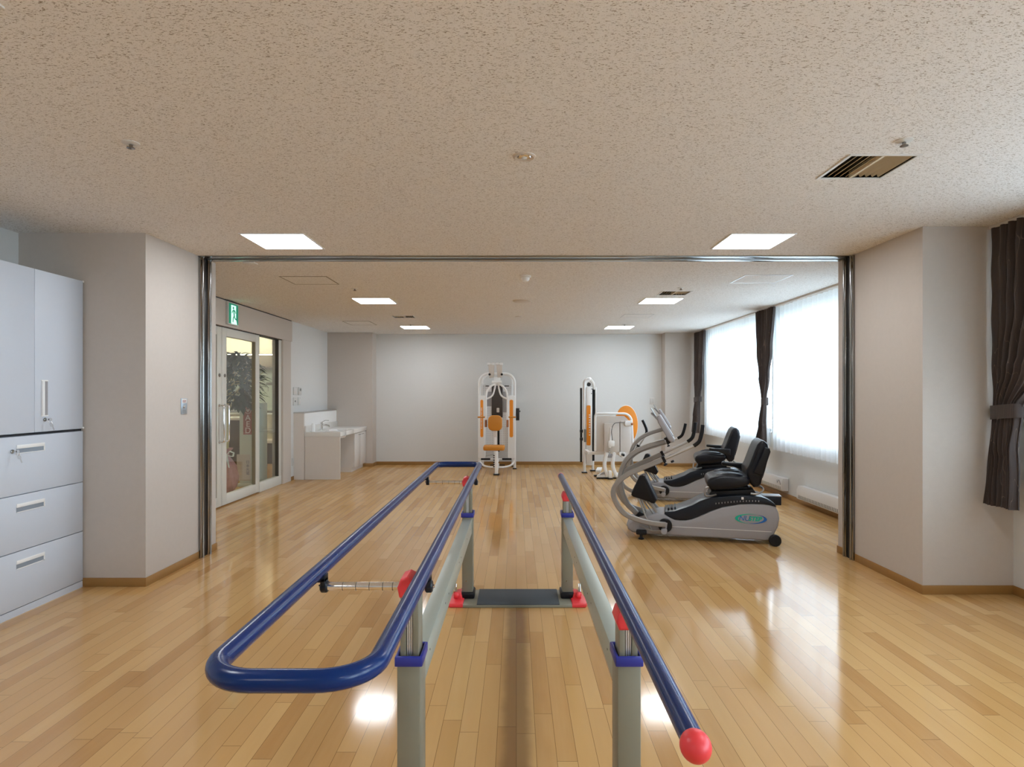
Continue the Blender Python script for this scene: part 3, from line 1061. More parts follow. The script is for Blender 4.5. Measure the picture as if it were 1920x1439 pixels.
ro = MB().tube(densify(loop), 0.0215, 24, closed=True).build('loop_rail', 'blue', pb)
ro['label'] = 'blue double rail bent into one long loop, left side'
zR = 0.719
ra = MB().tube([(0.315 + (0.334 - 0.315) * k / 12, 1.095 + (4.63 - 1.095) * k / 12, zR) for k in range(13)], 0.0215, 24).build('rail', 'blue', pb)
MB().sphere((0.3145, 1.085, zR), 0.0275, (1, 1.12, 1), 32).build('end_ball', 'red', ra)
MB().cyl((0.334, 4.625, zR), (0.334, 4.642, zR), 0.0225, bev=0.004).build('end_cap', 'red', ra)
for key, y in FY.items():
    # foot plate
    yp0, yp1 = y - 0.12, y + 0.185
    bp_ = MB().box(-0.335, 0.351, yp0, yp1, 0.0, 0.018, bev=0.004).build('base_plate', 'post', pb)
    MB().box(-0.247, 0.271, yp0 + 0.001, yp1 - 0.001, 0.018, 0.023, bev=0.002).build('anti_slip_mat', 'mat', bp_)
    for X, s in ((XL, -1), (XR, 1)):
        xe = X + s * 0.115
        xi_ = X + s * 0.018
        outl = [(xi_, yp0), (xi_ + s * 0.085, yp0), (xe, yp0 + 0.03), (xe + s * 0.004, yp0 + 0.08), (xe - s * 0.02, yp1 - 0.04), (xi_ + s * 0.05, yp1), (xi_, yp1)]
        fc = MB().prism(outl, 0.0, 0.026, 'z', bev=0.008)
        fc.prism([(xi_ + s * 0.01, 0.02), (xi_ + s * 0.072, 0.02), (xi_ + s * 0.062, 0.045), (xi_ + s * 0.045, 0.062), (xi_ + s * 0.02, 0.062)], y - 0.02, y + 0.06, 'y', bev=0.008)
        fc.sphere((xi_ + s * 0.048, y - 0.025, 0.05), 0.020)
        fo = fc.build('foot_cover', 'red', bp_)
        lv = MB().cyl((X + s * 0.076, y - 0.01, 0.06), (X + s * 0.082, y + 0.075, 0.085), 0.010, 14).build('release_pin', 'chrome', bp_)
        # lower post, boot, collar, inner post
        po = MB().box(X - 0.0345, X + 0.0345, y + 0.005, y + 0.110, 0.02, 0.545, bev=0.006).build('lower_post', 'post', pb)
        MB().box(X - 0.046, X + 0.046, y - 0.008, y + 0.122, 0.018, 0.060, bev=0.010).build('boot', 'black', po)
        MB().cyl((X - 0.008, y + 0.0055, 0.13), (X - 0.008, y + 0.003, 0.13), 0.004, 10).build('screw', 'steel', po)
        cl = MB()
        cl.box(X - 0.041, X + 0.041, y - 0.002, y + 0.013, 0.538, 0.568, bev=0.006).box(X - 0.041, X + 0.041, y + 0.104, y + 0.119, 0.538, 0.568, bev=0.006)
        cl.box(X - 0.041, X - 0.031, y + 0.0, y + 0.117, 0.538, 0.568, bev=0.004).box(X + 0.031, X + 0.041, y + 0.0, y + 0.117, 0.538, 0.568, bev=0.004)
        cl.build('collar', 'bluec', po)
        ztop = 0.745 if s < 0 else 0.65
        up = MB()
        yu0, yu1 = y + 0.018, y + 0.098
        for (a0, a1) in ((-0.027, -0.010), (0.010, 0.027)):
            up.box(X + a0, X + a1, yu0, yu1, 0.53, ztop, bev=0.002)
        up.box(X - 0.012, X + 0.012, yu0 + 0.008, yu1 - 0.008, 0.53, ztop)
        uo = up.build('upper_post', 'post', pb)
        st_ = MB()
        for dx in (-0.006, 0.0, 0.006):
            st_.cyl((X + dx, yu0 + 0.006, 0.545), (X + dx, yu0 + 0.006, ztop - 0.004), 0.0028, 8)
        st_.build('guide_rods', 'alu', uo)
        # red clamp head
        hd = MB()
        if s < 0:
            hd.prism([(X - 0.030, 0.735), (X + 0.030, 0.735), (X + 0.033, 0.765), (X + 0.012, 0.788), (X - 0.008, 0.797), (X - 0.026, 0.790), (X - 0.036, 0.765)], y + 0.012, y + 0.104, 'y', bev=0.008)
            ho = hd.build('clamp_head', 'red', pb)
            zt = 0.758
            yt = y + 0.055
            tb = MB().cyl((-0.578, yt, zt), (-0.262, yt, zt), 0.0125, 20).build('cross_tube', 'chrome', pb)
            rg = MB()
            for xx in (-0.52, -0.48, -0.44, -0.40, -0.37):
                rg.cyl((xx - 0.0008, yt, zt), (xx + 0.0008, yt, zt), 0.0128, 20)
            rg.each('index_ring', 'dark_metal', tb)
            for (xb, xr) in ((-0.576, xo), (-0.262, xi)):
                br = MB()
                br.cyl((xb - 0.011, yt, zt), (xb + 0.011, yt, zt), 0.019, 18, bev=0.004)
                br.box(xb - 0.009, xb + 0.006, yt - 0.018, yt + 0.018, zt - 0.002, zL - 0.008, bev=0.003)
                br.box(min(xb, xr) - 0.004, max(xb, xr) + 0.006, yt - 0.018, yt + 0.018, zL - 0.030, zL - 0.016, bev=0.003)
                bo = br.build('rail_bracket', 'navy', pb)
                sg = -1 if xb < -0.4 else 1
                MB().cyl((xb + sg * 0.011, yt, zt), (xb + sg * 0.017, yt, zt), 0.005, 10).build('bolt', 'chrome', bo)
        else:
            hd.prism([(X - 0.028, 0.640), (X + 0.030, 0.640), (X + 0.032, 0.668), (X + 0.024, 0.698), (X - 0.012, 0.700), (X - 0.028, 0.692), (X - 0.037, 0.665)], y + 0.010, y + 0.104, 'y', bev=0.008)
            ho = hd.build('clamp_head', 'red', pb)
            MB().box(X - 0.014, X + 0.010, y + 0.03, y + 0.085, 0.698, 0.706, bev=0.002).build('saddle', 'black', ho)
for X in (XL, XR):
    be = MB().box(X - 0.029, X + 0.029, FY['near'] + 0.110, FY['far'] + 0.005, 0.435, 0.530, bev=0.004).build('side_beam', 'beam', pb)
    hb = MB()
    s = 1 if X < 0 else -1
    for yy in (2.05, 2.5, 2.62, 3.1, 3.2, 3.6, 3.85):
        hb.cyl((X + s * 0.0288, yy, 0.49), (X + s * 0.0296, yy, 0.49), 0.004, 8)
    hb.each('bolt_hole', 'gap', be)

# ================================================================== RECUMBENT STEPPERS
def stepper(loc, label, levers):
    A = math.atan2(-0.236, 0.972)
    t = thing('recumbent_stepper', label, 'exercise machine', (loc[0], loc[1], 0), A, 'recumbent cross trainers by the window')
    K = dict(parent=t, world=False)
    body = [(-0.134, 0.12), (-0.12, 0.076), (-0.075, 0.051), (0.054, 0.042), (0.244, 0.040), (0.657, 0.038), (1.095, 0.040), (1.144, 0.09), (1.178, 0.165), (1.19, 0.238), (1.184, 0.29), (1.158, 0.341),
            (1.11, 0.357), (1.056, 0.364), (0.96, 0.362), (0.858, 0.354), (0.708, 0.321), (0.606, 0.279), (0.504, 0.227), (0.45, 0.203), (0.401, 0.19), (0.35, 0.186), (0.297, 0.19), (0.244, 0.214), (0.208, 0.24), (0.139, 0.237), (0.065, 0.211), (-0.021, 0.18), (-0.116, 0.148)]
    bo = MB().prism(body, -0.18, 0.18, 'y', bev=0.018).build('body_shell', 'silver', **K)
    MB().prism([(0.265, 0.127), (1.124, 0.123), (1.124, 0.1185), (0.265, 0.1225)], -0.1825, -0.178, 'y').build('seam_line', 'whitep', bo, world=False)
    cover = [(0.208, 0.235), (0.244, 0.212), (0.297, 0.187), (0.35, 0.184), (0.401, 0.187), (0.45, 0.20), (0.504, 0.225), (0.606, 0.277), (0.708, 0.319), (0.858, 0.352), (0.96, 0.360), (1.056, 0.360), (1.11, 0.354), (1.166, 0.338),
             (1.152, 0.365), (1.12, 0.392), (1.085, 0.41), (1.04, 0.424), (0.96, 0.431), (0.858, 0.431), (0.738, 0.42), (0.606, 0.4), (0.525, 0.37), (0.453, 0.326), (0.38, 0.296), (0.297, 0.265), (0.213, 0.256)]
    co = MB().prism(cover, -0.184, 0.184, 'y', bev=0.010).build('top_cover', 'navy', **K)
    mk = MB()
    for k in range(15):
        u = 0.657 + 0.36 * k / 14
        z = 0.352 + 0.036 * math.sin(PI / 2 * k / 14)
        mk.box(u - 0.003, u + 0.003, -0.186, -0.1835, z - 0.008, z + 0.006)
    mk.build('position_marks', 'silver', co, world=False)
    gr = MB()
    for k in range(3):
        gr.box(0.236 + k * 0.03, 0.25 + k * 0.03, -0.1, 0.1, 0.262 + 0.004 * k, 0.276 + 0.006 * k, bev=0.003)
    gr.build('tread_rib', 'black', co, world=False)
    MB().box(0.93, 1.225, -0.06, 0.06, 0.335, 0.418, bev=0.006).build('seat_rail', 'navy', **K)
    MB().box(0.95, 1.226, -0.065, 0.065, 0.412, 0.420, bev=0.002).build('rail_cap', 'silver', **K)
    # logo
    lg = MB()
    cx, cz, rx, rz = 0.952, 0.227, 0.133, 0.043
    def cres(a0, a1, wmax):
        outer = [(cx + rx * math.cos(math.radians(a)), cz + rz * math.sin(math.radians(a))) for a in [a0 + (a1 - a0) * k / 24 for k in range(25)]]
        inner = []
        for k in range(24, -1, -1):
            a = math.radians(a0 + (a1 - a0) * k / 24)
            w = wmax * math.sin(PI * k / 24) * 0.98 + 0.0008
            inner.append((cx + (rx - w * 1.6) * math.cos(a), cz + (rz - w * 0.55) * math.sin(a)))
        return outer + inner
    MB().prism(cres(70, 262, 0.016), -0.1835, -0.1795, 'y').build('logo_arc', 'green', bo, world=False)
    MB().prism(cres(-100, 62, 0.016), -0.1835, -0.1795, 'y').build('logo_arc', 'bluep', bo, world=False)
    text('NU', 0.062, (0.895, -0.1815, 0.228), (1, 0, 0), (0, 0, 1), M['bluep'], bo, 'logo_letters', 0.0015, shear=0.25, world=False)
    text('STEP', 0.052, (0.985, -0.1815, 0.227), (1, 0, 0), (0, 0, 1), M['green'], bo, 'logo_letters', 0.0015, shear=0.25, world=False, bold=0.0022)
    # wheels and feet
    for v in (-0.205, 0.205):
        MB().cyl((1.148, v - 0.022, 0.052), (1.148, v + 0.022, 0.052), 0.051, 28, bev=0.008).build('wheel', 'black', **K)
        f = MB().box(-0.045, 0.05, v - 0.03, v + 0.03, 0.045, 0.085, bev=0.01)
        f.cyl((0.0, v, 0.012), (0.0, v, 0.05), 0.012).cyl((0.0, v, 0.0), (0.0, v, 0.014), 0.026, bev=0.003)
        f.build('levelling_foot', 'black', **K)
    MB().box(-0.02, 0.02, -0.21, 0.21, 0.05, 0.08, bev=0.006).cyl((1.148, -0.2, 0.052), (1.148, 0.2, 0.052), 0.012).each('axle_bar', 'black', **K)
    # column
    colp = smooth_path([(-0.018, 0, 0.165), (-0.075, 0, 0.225), (-0.14, 0, 0.29), (-0.188, 0, 0.397), (-0.203, 0, 0.533), (-0.168, 0, 0.665), (-0.084, 0, 0.763), (0.04, 0, 0.832), (0.215, 0, 0.888)], 5)
    MB().tube(colp, 0, flat=(0.085, 0.046)).build('column', 'silver2', **K)
    MB().prism([(-0.085, 0.15), (0.05, 0.15), (0.045, 0.195), (-0.02, 0.225), (-0.06, 0.185)], -0.07, 0.07, 'y', bev=0.008).build('column_socket', 'black', **K)
    # console
    cs = MB().prism([(0.143, 1.120), (0.152, 1.136), (0.17, 1.136), (0.300, 0.914), (0.296, 0.892), (0.268, 0.884), (0.245, 0.905), (0.150, 1.07)], -0.15, 0.15, 'y', bev=0.010).build('console', 'silver', **K)
    MB().prism([(0.20, 0.915), (0.235, 0.935), (0.275, 0.885), (0.255, 0.870)], -0.05, 0.05, 'y', bev=0.006).build('console_mount', 'black', cs, world=False)
    MB().prism([(0.172, 1.128), (0.176, 1.130), (0.288, 0.945), (0.284, 0.941)], -0.12, 0.12, 'y').build('display', 'greylcd', cs, world=False)
    MB().prism([(0.083, 1.150), (0.090, 1.156), (0.178, 1.070), (0.172, 1.062)], -0.14, 0.14, 'y').build('reading_rack', 'silver', cs, world=False)
    MB().prism([(0.083, 1.196), (0.087, 1.198), (0.145, 1.10), (0.139, 1.10)], -0.13, 0.13, 'y').build('rack_lip', 'greylcd', cs, world=False)
    # seat carriage, seat, backrest, armrests
    ca = MB().prism([(0.622, 0.45), (0.98, 0.485), (1.01, 0.44), (0.97, 0.415), (0.64, 0.40), (0.600, 0.42)], -0.12, 0.12, 'y', bev=0.01)
    ca.box(0.66, 0.95, -0.08, 0.08, 0.40, 0.50, bev=0.01)
    ca.build('carriage', 'black', **K)
    MB().box(0.872, 0.892, -0.19, -0.184, 0.396, 0.418, bev=0.002).build('position_pointer', 'whitep', **K)
    seat = [(0.578, 0.540), (0.588, 0.566), (0.61, 0.584), (0.653, 0.600), (0.714, 0.612), (0.793, 0.612), (0.863, 0.600), (0.92, 0.604), (0.945, 0.575), (0.935, 0.535), (0.882, 0.506), (0.753, 0.482), (0.623, 0.476), (0.588, 0.494)]
    sb = MB()
    sb.prism(seat, -0.235, 0.235, 'y', bev=0.038, seg=5)
    so = sb.build('seat', 'leather', **K)
    sb = MB()
    for v in (-0.15, 0.15):
        sb.sphere((0.775, v, 0.590), 0.1, (1.25, 0.72, 0.42), 24)
    sb.build('seat_bolster', 'leather', so, world=False)
    back = [(1.024, 0.912), (1.040, 0.922), (1.062, 0.920), (1.090, 0.896), (1.100, 0.86), (1.099, 0.812), (1.063, 0.666), (1.049, 0.604), (1.036, 0.540), (1.01, 0.512), (0.975, 0.508), (0.941, 0.548), (0.918, 0.61), (0.912, 0.662), (0.935, 0.704), (0.98, 0.83), (1.005, 0.89)]
    bk = MB().prism(back, -0.215, 0.215, 'y', bev=0.032, seg=5).build('backrest', 'leather', **K)
    MB().prism([(1.052, 0.905), (1.085, 0.885), (1.106, 0.815), (1.070, 0.66), (1.050, 0.59), (1.030, 0.60), (1.06, 0.80)], -0.19, 0.19, 'y', bev=0.008).build('back_shell', 'black', bk, world=False)
    MB().tube([(0.948, -0.2, 0.70), (0.965, -0.218, 0.74), (1.0, -0.218, 0.84), (1.03, -0.2, 0.90)], 0.004, 8).build('piping', 'black', bk, world=False)
    hp = smooth_path([(0.60, -0.21, 0.50), (0.568, -0.22, 0.492), (0.560, -0.22, 0.44), (0.585, -0.21, 0.420), (0.66, -0.15, 0.425)], 5)
    MB().tube(hp, 0.009, 10).build('seat_lever', 'silver2', **K)
    hp = smooth_path([(0.95, -0.19, 0.452), (1.0, -0.20, 0.452), (1.045, -0.2, 0.478), (1.052, -0.19, 0.50), (1.03, -0.15, 0.515)], 5)
    MB().tube(hp, 0.009, 10).build('recline_lever', 'silver2', **K)
    arm = [(0.740, 0.668), (0.748, 0.680), (0.93, 0.672), (0.985, 0.668), (0.985, 0.60), (0.93, 0.606), (0.84, 0.638), (0.745, 0.650)]
    MB().prism(arm, 0.235, 0.285, 'y', bev=0.012).build('armrest', 'black', **K)
    if levers == 'far':
        MB().prism(arm, -0.285, -0.235, 'y', bev=0.012).build('armrest', 'black', **K)
    else:
        MB().prism([(0.965, 0.64), (1.04, 0.62), (1.105, 0.83), (1.098, 0.86), (1.06, 0.868)], -0.262, -0.222, 'y', bev=0.012).build('armrest', 'black', **K)
    # arm levers, pivoting low on each side
    piv = Vector((0.218, 0, 0.155))
    spec = {'near': ((-0.26, 0.0, 0.0), (0.26, -1.5, -0.02)), 'far': ((-0.26, 5.0, -0.16), (0.26, -33.0, -0.12))}[levers]
    for (v, rot, tele) in spec:
        R = Matrix.Rotation(math.radians(rot), 4, 'Y')
        def q(u, z, vv=0.0):
            p = R @ (Vector((u, 0, z)) - piv) + piv
            return (p.x, v + vv, p.z)
        pts = [(0.218, 0.155), (0.119, 0.161), (-0.018, 0.187), (-0.147, 0.24), (-0.228, 0.346), (-0.247, 0.443), (-0.205, 0.521), (-0.114, 0.6), (0.035, 0.67), (0.203, 0.744)]
        lo = MB().tube(smooth_path([q(*p) for p in pts], 5), 0, flat=(0.032, 0.046)).build('arm_lever', 'silver2', **K)
        k = Vector((0.481 - 0.203, 0.878 - 0.744)).normalized()
        L = 0.295 + tele
        e = (0.203 + k.x * L, 0.744 + k.y * L)
        MB().tube([q(0.19, 0.738), q(*e)], 0.013, 14).build('telescoping_tube', 'alu', lo, world=False)
        MB().tube([q(0.192, 0.739), q(0.215, 0.750)], 0, flat=(0.042, 0.058)).build('clamp', 'black', lo, world=False)
        kb = MB()
        c0 = q(0.215, 0.705)
        kb.cyl(q(0.205, 0.735), c0, 0.007)
        kb.cyl(c0, q(0.222, 0.690), 0.018, 14, bev=0.003)
        if tele > -0.1:
            c1 = q(0.275, 0.735)
            kb.cyl(c1, q(0.283, 0.718), 0.016, 14, bev=0.003)
        kb.build('lock_knob', 'black', lo, world=False)
        g = [(e[0] - 0.006, e[1] - 0.003), (e[0] + 0.04, e[1] + 0.038), (e[0] + 0.061, e[1] + 0.112), (e[0] + 0.071, e[1] + 0.186)]
        MB().tube(smooth_path([q(*p) for p in g], 6), 0.0175, 14).build('hand_grip', 'black', **K)
        s = -1 if v < 0 else 1
        pd = MB().cyl((0.215, s * 0.178, 0.135), (0.215, s * 0.215, 0.135), 0.062, 28, bev=0.008)
        pd.build('pivot_disc', 'black', **K)
        MB().cyl((0.205, s * 0.215, 0.095), (0.205, s * 0.285, 0.095), 0.028, 20, bev=0.004).build('pivot_hub', 'silver', **K)
        pl = MB().prism([(0.19, 0.17), (0.235, 0.165), (0.225, 0.08), (0.188, 0.08)], *sorted((s * 0.214, s * 0.25)), 'y', bev=0.006)
        pl.build('pivot_arm', 'silver', **K)
        MB().tube([(-0.01, s * 0.19, 0.12), (0.1, s * 0.24, 0.085), (0.2, s * 0.25, 0.095)], 0.008, 10).build('link_rod', 'silver2', **K)
    # pedals
    ped = [(-0.017, 0.575), (0.010, 0.585), (0.032, 0.571), (0.133, 0.367), (0.130, 0.342), (0.117, 0.328), (0.095, 0.332), (0.074, 0.343), (-0.076, 0.385), (-0.09, 0.40), (-0.087, 0.424), (-0.044, 0.514)]
    for v, du, dz in ((-0.14, 0, 0), (0.14, 0.0, -0.03)):
        pd = MB().prism([(p[0] + du, p[1] + dz) for p in ped], v - 0.055, v + 0.055, 'y', bev=0.012).build('foot_pedal', 'black', **K)
        MB().prism([(0.015 + du, 0.585 + dz), (0.04 + du, 0.575 + dz), (0.142 + du, 0.362 + dz), (0.125 + du, 0.350 + dz)], v - 0.062, v + 0.062, 'y', bev=0.005).build('tread_pad', 'navy', pd, world=False)
        rd = MB()
        rd.tube([(-0.033 + du, v - 0.03, 0.39 + dz), (0.096, v - 0.05, 0.072)], 0.008, 10)
        rd.tube([(0.0 + du, v + 0.02, 0.37 + dz), (0.13, v + 0.02, 0.19)], 0.008, 10)
        rd.each('pedal_rod', 'silver2', **K)
        MB().tube([(0.07 + du, v, 0.35 + dz), (0.15, v, 0.225)], 0, flat=(0.03, 0.026)).build('pedal_link', 'silver2', **K)
    return t


stepper((1.193, 5.874), 'silver recumbent stepper with black seat, the one nearer the camera showing its oval logo', 'near')
stepper((1.667, 7.892), 'silver recumbent stepper partly hidden behind the front one, both armrests down', 'far')

# ================================================================== STRENGTH MACHINE (centre)
t = thing('weight_machine', 'white upright chest machine with orange seat and pad, against the middle of the far wall', 'exercise machine', (-0.34, 10.8, 0))
xa, xb_, yf = -0.652, -0.028, 10.95
def frameU(y, x0, x1, top, r, rad):
    p = [(x0, y, 0.02), (x0, y, top - r)]
    p += [(x0 + r - r * math.cos(a), y, top - r + r * math.sin(a)) for a in [PI / 2 * k / 8 for k in range(1, 9)]]
    p += [(x1 - r + r * math.sin(a), y, top - r + r * math.cos(a)) for a in [PI / 2 * k / 8 for k in range(0, 9)]]
    p += [(x1, y, 0.02)]
    return MB().tube(p, rad, 14)


frameU(yf, xa, xb_, 1.69, 0.17, 0.024).build('front_frame', 'white', t)
frameU(11.32, xa + 0.04, xb_ - 0.04, 1.69, 0.15, 0.022).build('rear_frame', 'white', t)
b = MB()
for X in (xa, xb_):
    b.box(X - 0.035, X + 0.035, yf - 0.045, yf + 0.045, 0, 0.02, bev=0.004)
    b.box(X + (0.04 if X == xa else -0.04) - 0.035, X + (0.04 if X == xa else -0.04) + 0.035, 11.28, 11.36, 0, 0.02, bev=0.004)
b.each('foot_pad', 'black', t)
sh = MB().box(-0.605, -0.075, 10.99, 11.30, 0.304, 1.492, bev=0.01).build('weight_shroud', 'perf', t)
for x0, x1 in ((-0.674, -0.545), (-0.147, -0.018)):
    fo = MB().prism(rrect(x0, x1, 0.19, 1.30, 0.03), 10.90, 11.02, 'y', bev=0.008).build('side_fairing', 'white', t)
    a0, a1 = (x0 + 0.042, x1 - 0.037) if x0 < -0.5 else (x0 + 0.030, x1 - 0.038)
    so = MB().prism(rrect(a0, a1, 0.564, 1.225, 0.024), 10.8965, 10.90, 'y').build('orange_stripe', 'orange', fo)
    if x0 < -0.5:
        lt = MB()
        for k in range(11):
            z = 0.72 + k * 0.035
            lt.box(a0 + 0.012, a0 + 0.03, 10.8945, 10.8963, z, z + 0.014 + 0.006 * (k % 2))
        lt.build('stripe_marks', 'white', so)
MB().box(-0.438, -0.241, 10.972, 10.99, 0.91, 1.476, bev=0.004).build('front_screen', 'perfb', t)
MB().box(-0.331, -0.299, 10.975, 10.99, 0.304, 0.91).build('weight_slot', 'black', t)
MB().box(-0.348, -0.30, 10.955, 10.975, 1.0, 1.08, bev=0.008).build('weight_label', 'cream', t)
lb = MB()
for (x0, x1, z0, z1) in ((-0.525, -0.44, 1.11, 1.37), (-0.235, -0.15, 1.0, 1.37)):
    lb.box(x0, x1, 10.984, 10.99, z0, z1)
lb.each('instruction_plate', 'silver', t)
lb = MB()
for (x0, x1) in ((-0.545, -0.485), (-0.21, -0.13)):
    lb.box(x0, x1, 10.982, 10.989, 1.462, 1.476)
lb.each('dark_label', 'black', t)
# adjustment column, pressing arms
MB().box(-0.365, -0.305, 10.66, 10.99, 1.50, 1.56, bev=0.01).cyl((-0.42, 10.66, 1.53), (-0.25, 10.66, 1.53), 0.028, 18, bev=0.004).build('arm_carrier', 'white', t)
tp = MB()
for X in (-0.475, -0.40, -0.325, -0.255):
    tp.cyl((X - 0.022, 10.70, 1.845), (X + 0.022, 10.70, 1.845), 0.026, 16, bev=0.004)
tp.cyl((-0.505, 10.70, 1.845), (-0.228, 10.70, 1.845), 0.012, 12)
tp.build('top_bar', 'white', t)
for X in (-0.43, -0.29):
    MB().prism([(X - 0.055, 1.84), (X + 0.05, 1.84), (X + 0.045, 1.62), (X - 0.035, 1.60)], 10.68, 10.76, 'y', bev=0.008).build('cam_plate', 'cream', t)
    MB().cyl((X - 0.02 + (0.06 if X > -0.35 else -0.01), 10.655, 1.665), (X - 0.02 + (0.06 if X > -0.35 else -0.01), 10.68, 1.665), 0.02, 14, bev=0.003).build('adjust_knob', 'black', t)
MB().box(-0.39, -0.28, 10.68, 10.95, 1.53, 1.62, bev=0.01).build('top_block', 'white', t)
for s, c in ((-1, -0.352), (1, -0.318)):
    p = smooth_path([(c, 10.66, 1.50), (c + s * 0.06, 10.64, 1.478), (c + s * 0.135, 10.62, 1.40), (c + s * 0.165, 10.6, 1.29), (c + s * 0.168, 10.6, 1.13), (c + s * 0.168, 10.6, 0.87)], 6)
    a = MB().tube(p, 0.017, 12).build('press_arm', 'white', t)
    p = smooth_path([(c + s * 0.01, 10.66, 1.50), (c + s * 0.02, 10.65, 1.42), (c + s * 0.06, 10.62, 1.30), (c + s * 0.155, 10.6, 1.245)], 6)
    MB().tube(p, 0.015, 12).build('arm_brace', 'white', a)
    MB().cyl((c + s * 0.168, 10.6, 0.76), (c + s * 0.168, 10.6, 0.885), 0.020, 14, bev=0.003).build('vertical_grip', 'brown', a)
    MB().cyl((c + s * 0.185, 10.6, 0.93), (c + s * 0.31, 10.6, 0.93), 0.014, 14, bev=0.003).build('horizontal_grip', 'ovinyl', a)
    MB().cyl((c + s * 0.168, 10.6, 0.93), (c + s * 0.19, 10.6, 0.93), 0.011, 10).build('grip_stub', 'white', a)
# seat, backrest, post
MB().prism(rrect(-0.478, -0.236, 0.705, 0.968, 0.085), 10.42, 10.48, 'y', bev=0.018).build('back_pad', 'ovinyl', t)
MB().box(-0.385, -0.33, 10.48, 10.60, 0.60, 0.95, bev=0.008).box(-0.38, -0.335, 10.52, 10.58, 0.06, 0.65, bev=0.006).build('back_post', 'white', t)
MB().prism(rrect(-0.542, -0.19, 10.08, 10.42, 0.05), 0.402, 0.475, 'z', bev=0.022).build('seat', 'ovinyl', t)
MB().box(-0.352, -0.297, 10.10, 10.16, 0.02, 0.40, bev=0.006).box(-0.35, -0.30, 10.14, 10.97, 0.05, 0.10, bev=0.006).build('seat_post', 'white', t)
sl = MB()
for k in range(6):
    sl.box(-0.378, -0.353, 10.115, 10.145, 0.13 + k * 0.036, 0.145 + k * 0.036, bev=0.002)
sl.build('height_notch', 'black', t)
MB().box(-0.375, -0.275, 10.08, 10.18, 0, 0.02, bev=0.004).each('foot_pad', 'black', t)
p = smooth_path([(-0.655, 10.95, 0.22), (-0.64, 10.93, 0.13), (-0.57, 10.8, 0.078), (-0.45, 10.62, 0.07), (-0.325, 10.6, 0.07), (-0.21, 10.62, 0.07), (-0.10, 10.8, 0.078), (-0.04, 10.93, 0.13), (-0.03, 10.95, 0.22)], 5)
MB().tube(p, 0.018, 12).build('base_bow', 'white', t)
MB().cyl((-0.44, 10.5, 0.222), (-0.24, 10.5, 0.222), 0.010, 10).box(-0.36, -0.29, 10.14, 10.52, 0.205, 0.235, bev=0.004).build('roller_bar', 'white', t)
for x0, x1 in ((-0.60, -0.44), (-0.24, -0.08)):
    MB().cyl((x0, 10.5, 0.222), (x1, 10.5, 0.222), 0.016, 16, bev=0.003).build('foot_roller', 'black', t)
MB().cyl((-0.46, 10.9, 0.075), (-0.2, 10.9, 0.075), 0.01).build('lower_bar', 'dark_metal', t)
MB().box(-0.005, 0.055, 10.93, 11.02, 0.86, 1.075, bev=0.004).build('weight_selector', 'dark_metal', t)
MB().cyl((0.055, 10.97, 1.02), (0.072, 10.97, 1.02), 0.012, 12).build('selector_knob', 'black', t)
MB().tube([(-0.6, 10.96, 0.30), (-0.6, 10.96, 0.21), (-0.34, 10.96, 0.27), (-0.34, 10.96, 0.3)], 0.003, 6).build('cable', 'dark_metal', t)

# ================================================================== LEG MACHINE (right)
t = thing('leg_machine', 'white seated leg machine with large orange round shield, right part of the far wall', 'exercise machine', (1.45, 10.2, 0))
# tower
p = [(1.145, 10.40, 0.02), (1.145, 10.40, 1.50)] + [(1.145 + 0.085 - 0.085 * math.cos(a), 10.40, 1.50 + 0.085 * math.sin(a)) for a in [PI / 2 * k / 6 for k in range(1, 7)]]
p += [(1.145 + 0.085, 10.40, 1.585)]
MB().tube(p + [(1.24, 10.42, 1.585)] + [(1.305 - 0.08 + 0.08 * math.sin(a), 10.62, 1.50 + 0.08 * math.cos(a)) for a in [PI / 2 * k / 6 for k in range(0, 7)]] + [(1.318, 10.66, 1.40), (1.318, 10.66, 0.02)], 0.024, 14).build('tower_frame', 'white', t)
MB().prism([(1.135, 1.30), (1.145, 1.50), (1.175, 1.57), (1.23, 1.597), (1.275, 1.58), (1.318, 1.52), (1.326, 1.40), (1.30, 1.40), (1.285, 1.49), (1.24, 1.545), (1.195, 1.52), (1.178, 1.44), (1.176, 1.30)], 10.40, 10.46, 'y', bev=0.008).build('top_hood', 'white', t)
MB().lathe([(0.034, -0.012), (0.034, -0.006), (0.028, 0), (0.034, 0.006), (0.034, 0.012)], (1.228, 10.48, 1.49), axis='y').build('pulley', 'dark_metal', t)
sh = MB().box(1.172, 1.275, 10.38, 10.72, 0.15, 1.44, bev=0.008).build('weight_shroud', 'white', t)
so = MB().prism(rrect(1.179, 1.246, 0.465, 1.137, 0.02), 10.375, 10.38, 'y').build('orange_stripe', 'orange', sh)
lt = MB()
for k in range(9):
    z = 0.63 + k * 0.042
    lt.box(1.218, 1.240, 10.3725, 10.375, z, z + 0.018 + 0.007 * (k % 2))
lt.build('stripe_marks', 'white', so)
MB().cyl((1.262, 10.376, 1.41), (1.262, 10.38, 1.41), 0.008).cyl((1.262, 10.376, 1.335), (1.262, 10.38, 1.335), 0.008).each('rivet', 'dark_metal', sh)
MB().box(1.278, 1.318, 10.42, 10.68, 0.20, 1.42).build('weight_slot', 'black', t)
MB().box(1.328, 1.352, 10.40, 10.70, 0.90, 1.44, bev=0.004).build('side_guard', 'white', t)
MB().box(1.083, 1.117, 10.48, 10.52, 0.17, 1.43, bev=0.003).build('guide_bar', 'dark_metal', t)
b = MB()
for z in (0.70, 0.565):
    b.box(1.075, 1.15, 10.44, 10.50, z - 0.025, z + 0.025, bev=0.008)
b.cyl((1.10, 10.43, 0.70), (1.10, 10.445, 0.70), 0.014)
b.build('clamp', 'dark_metal', t)
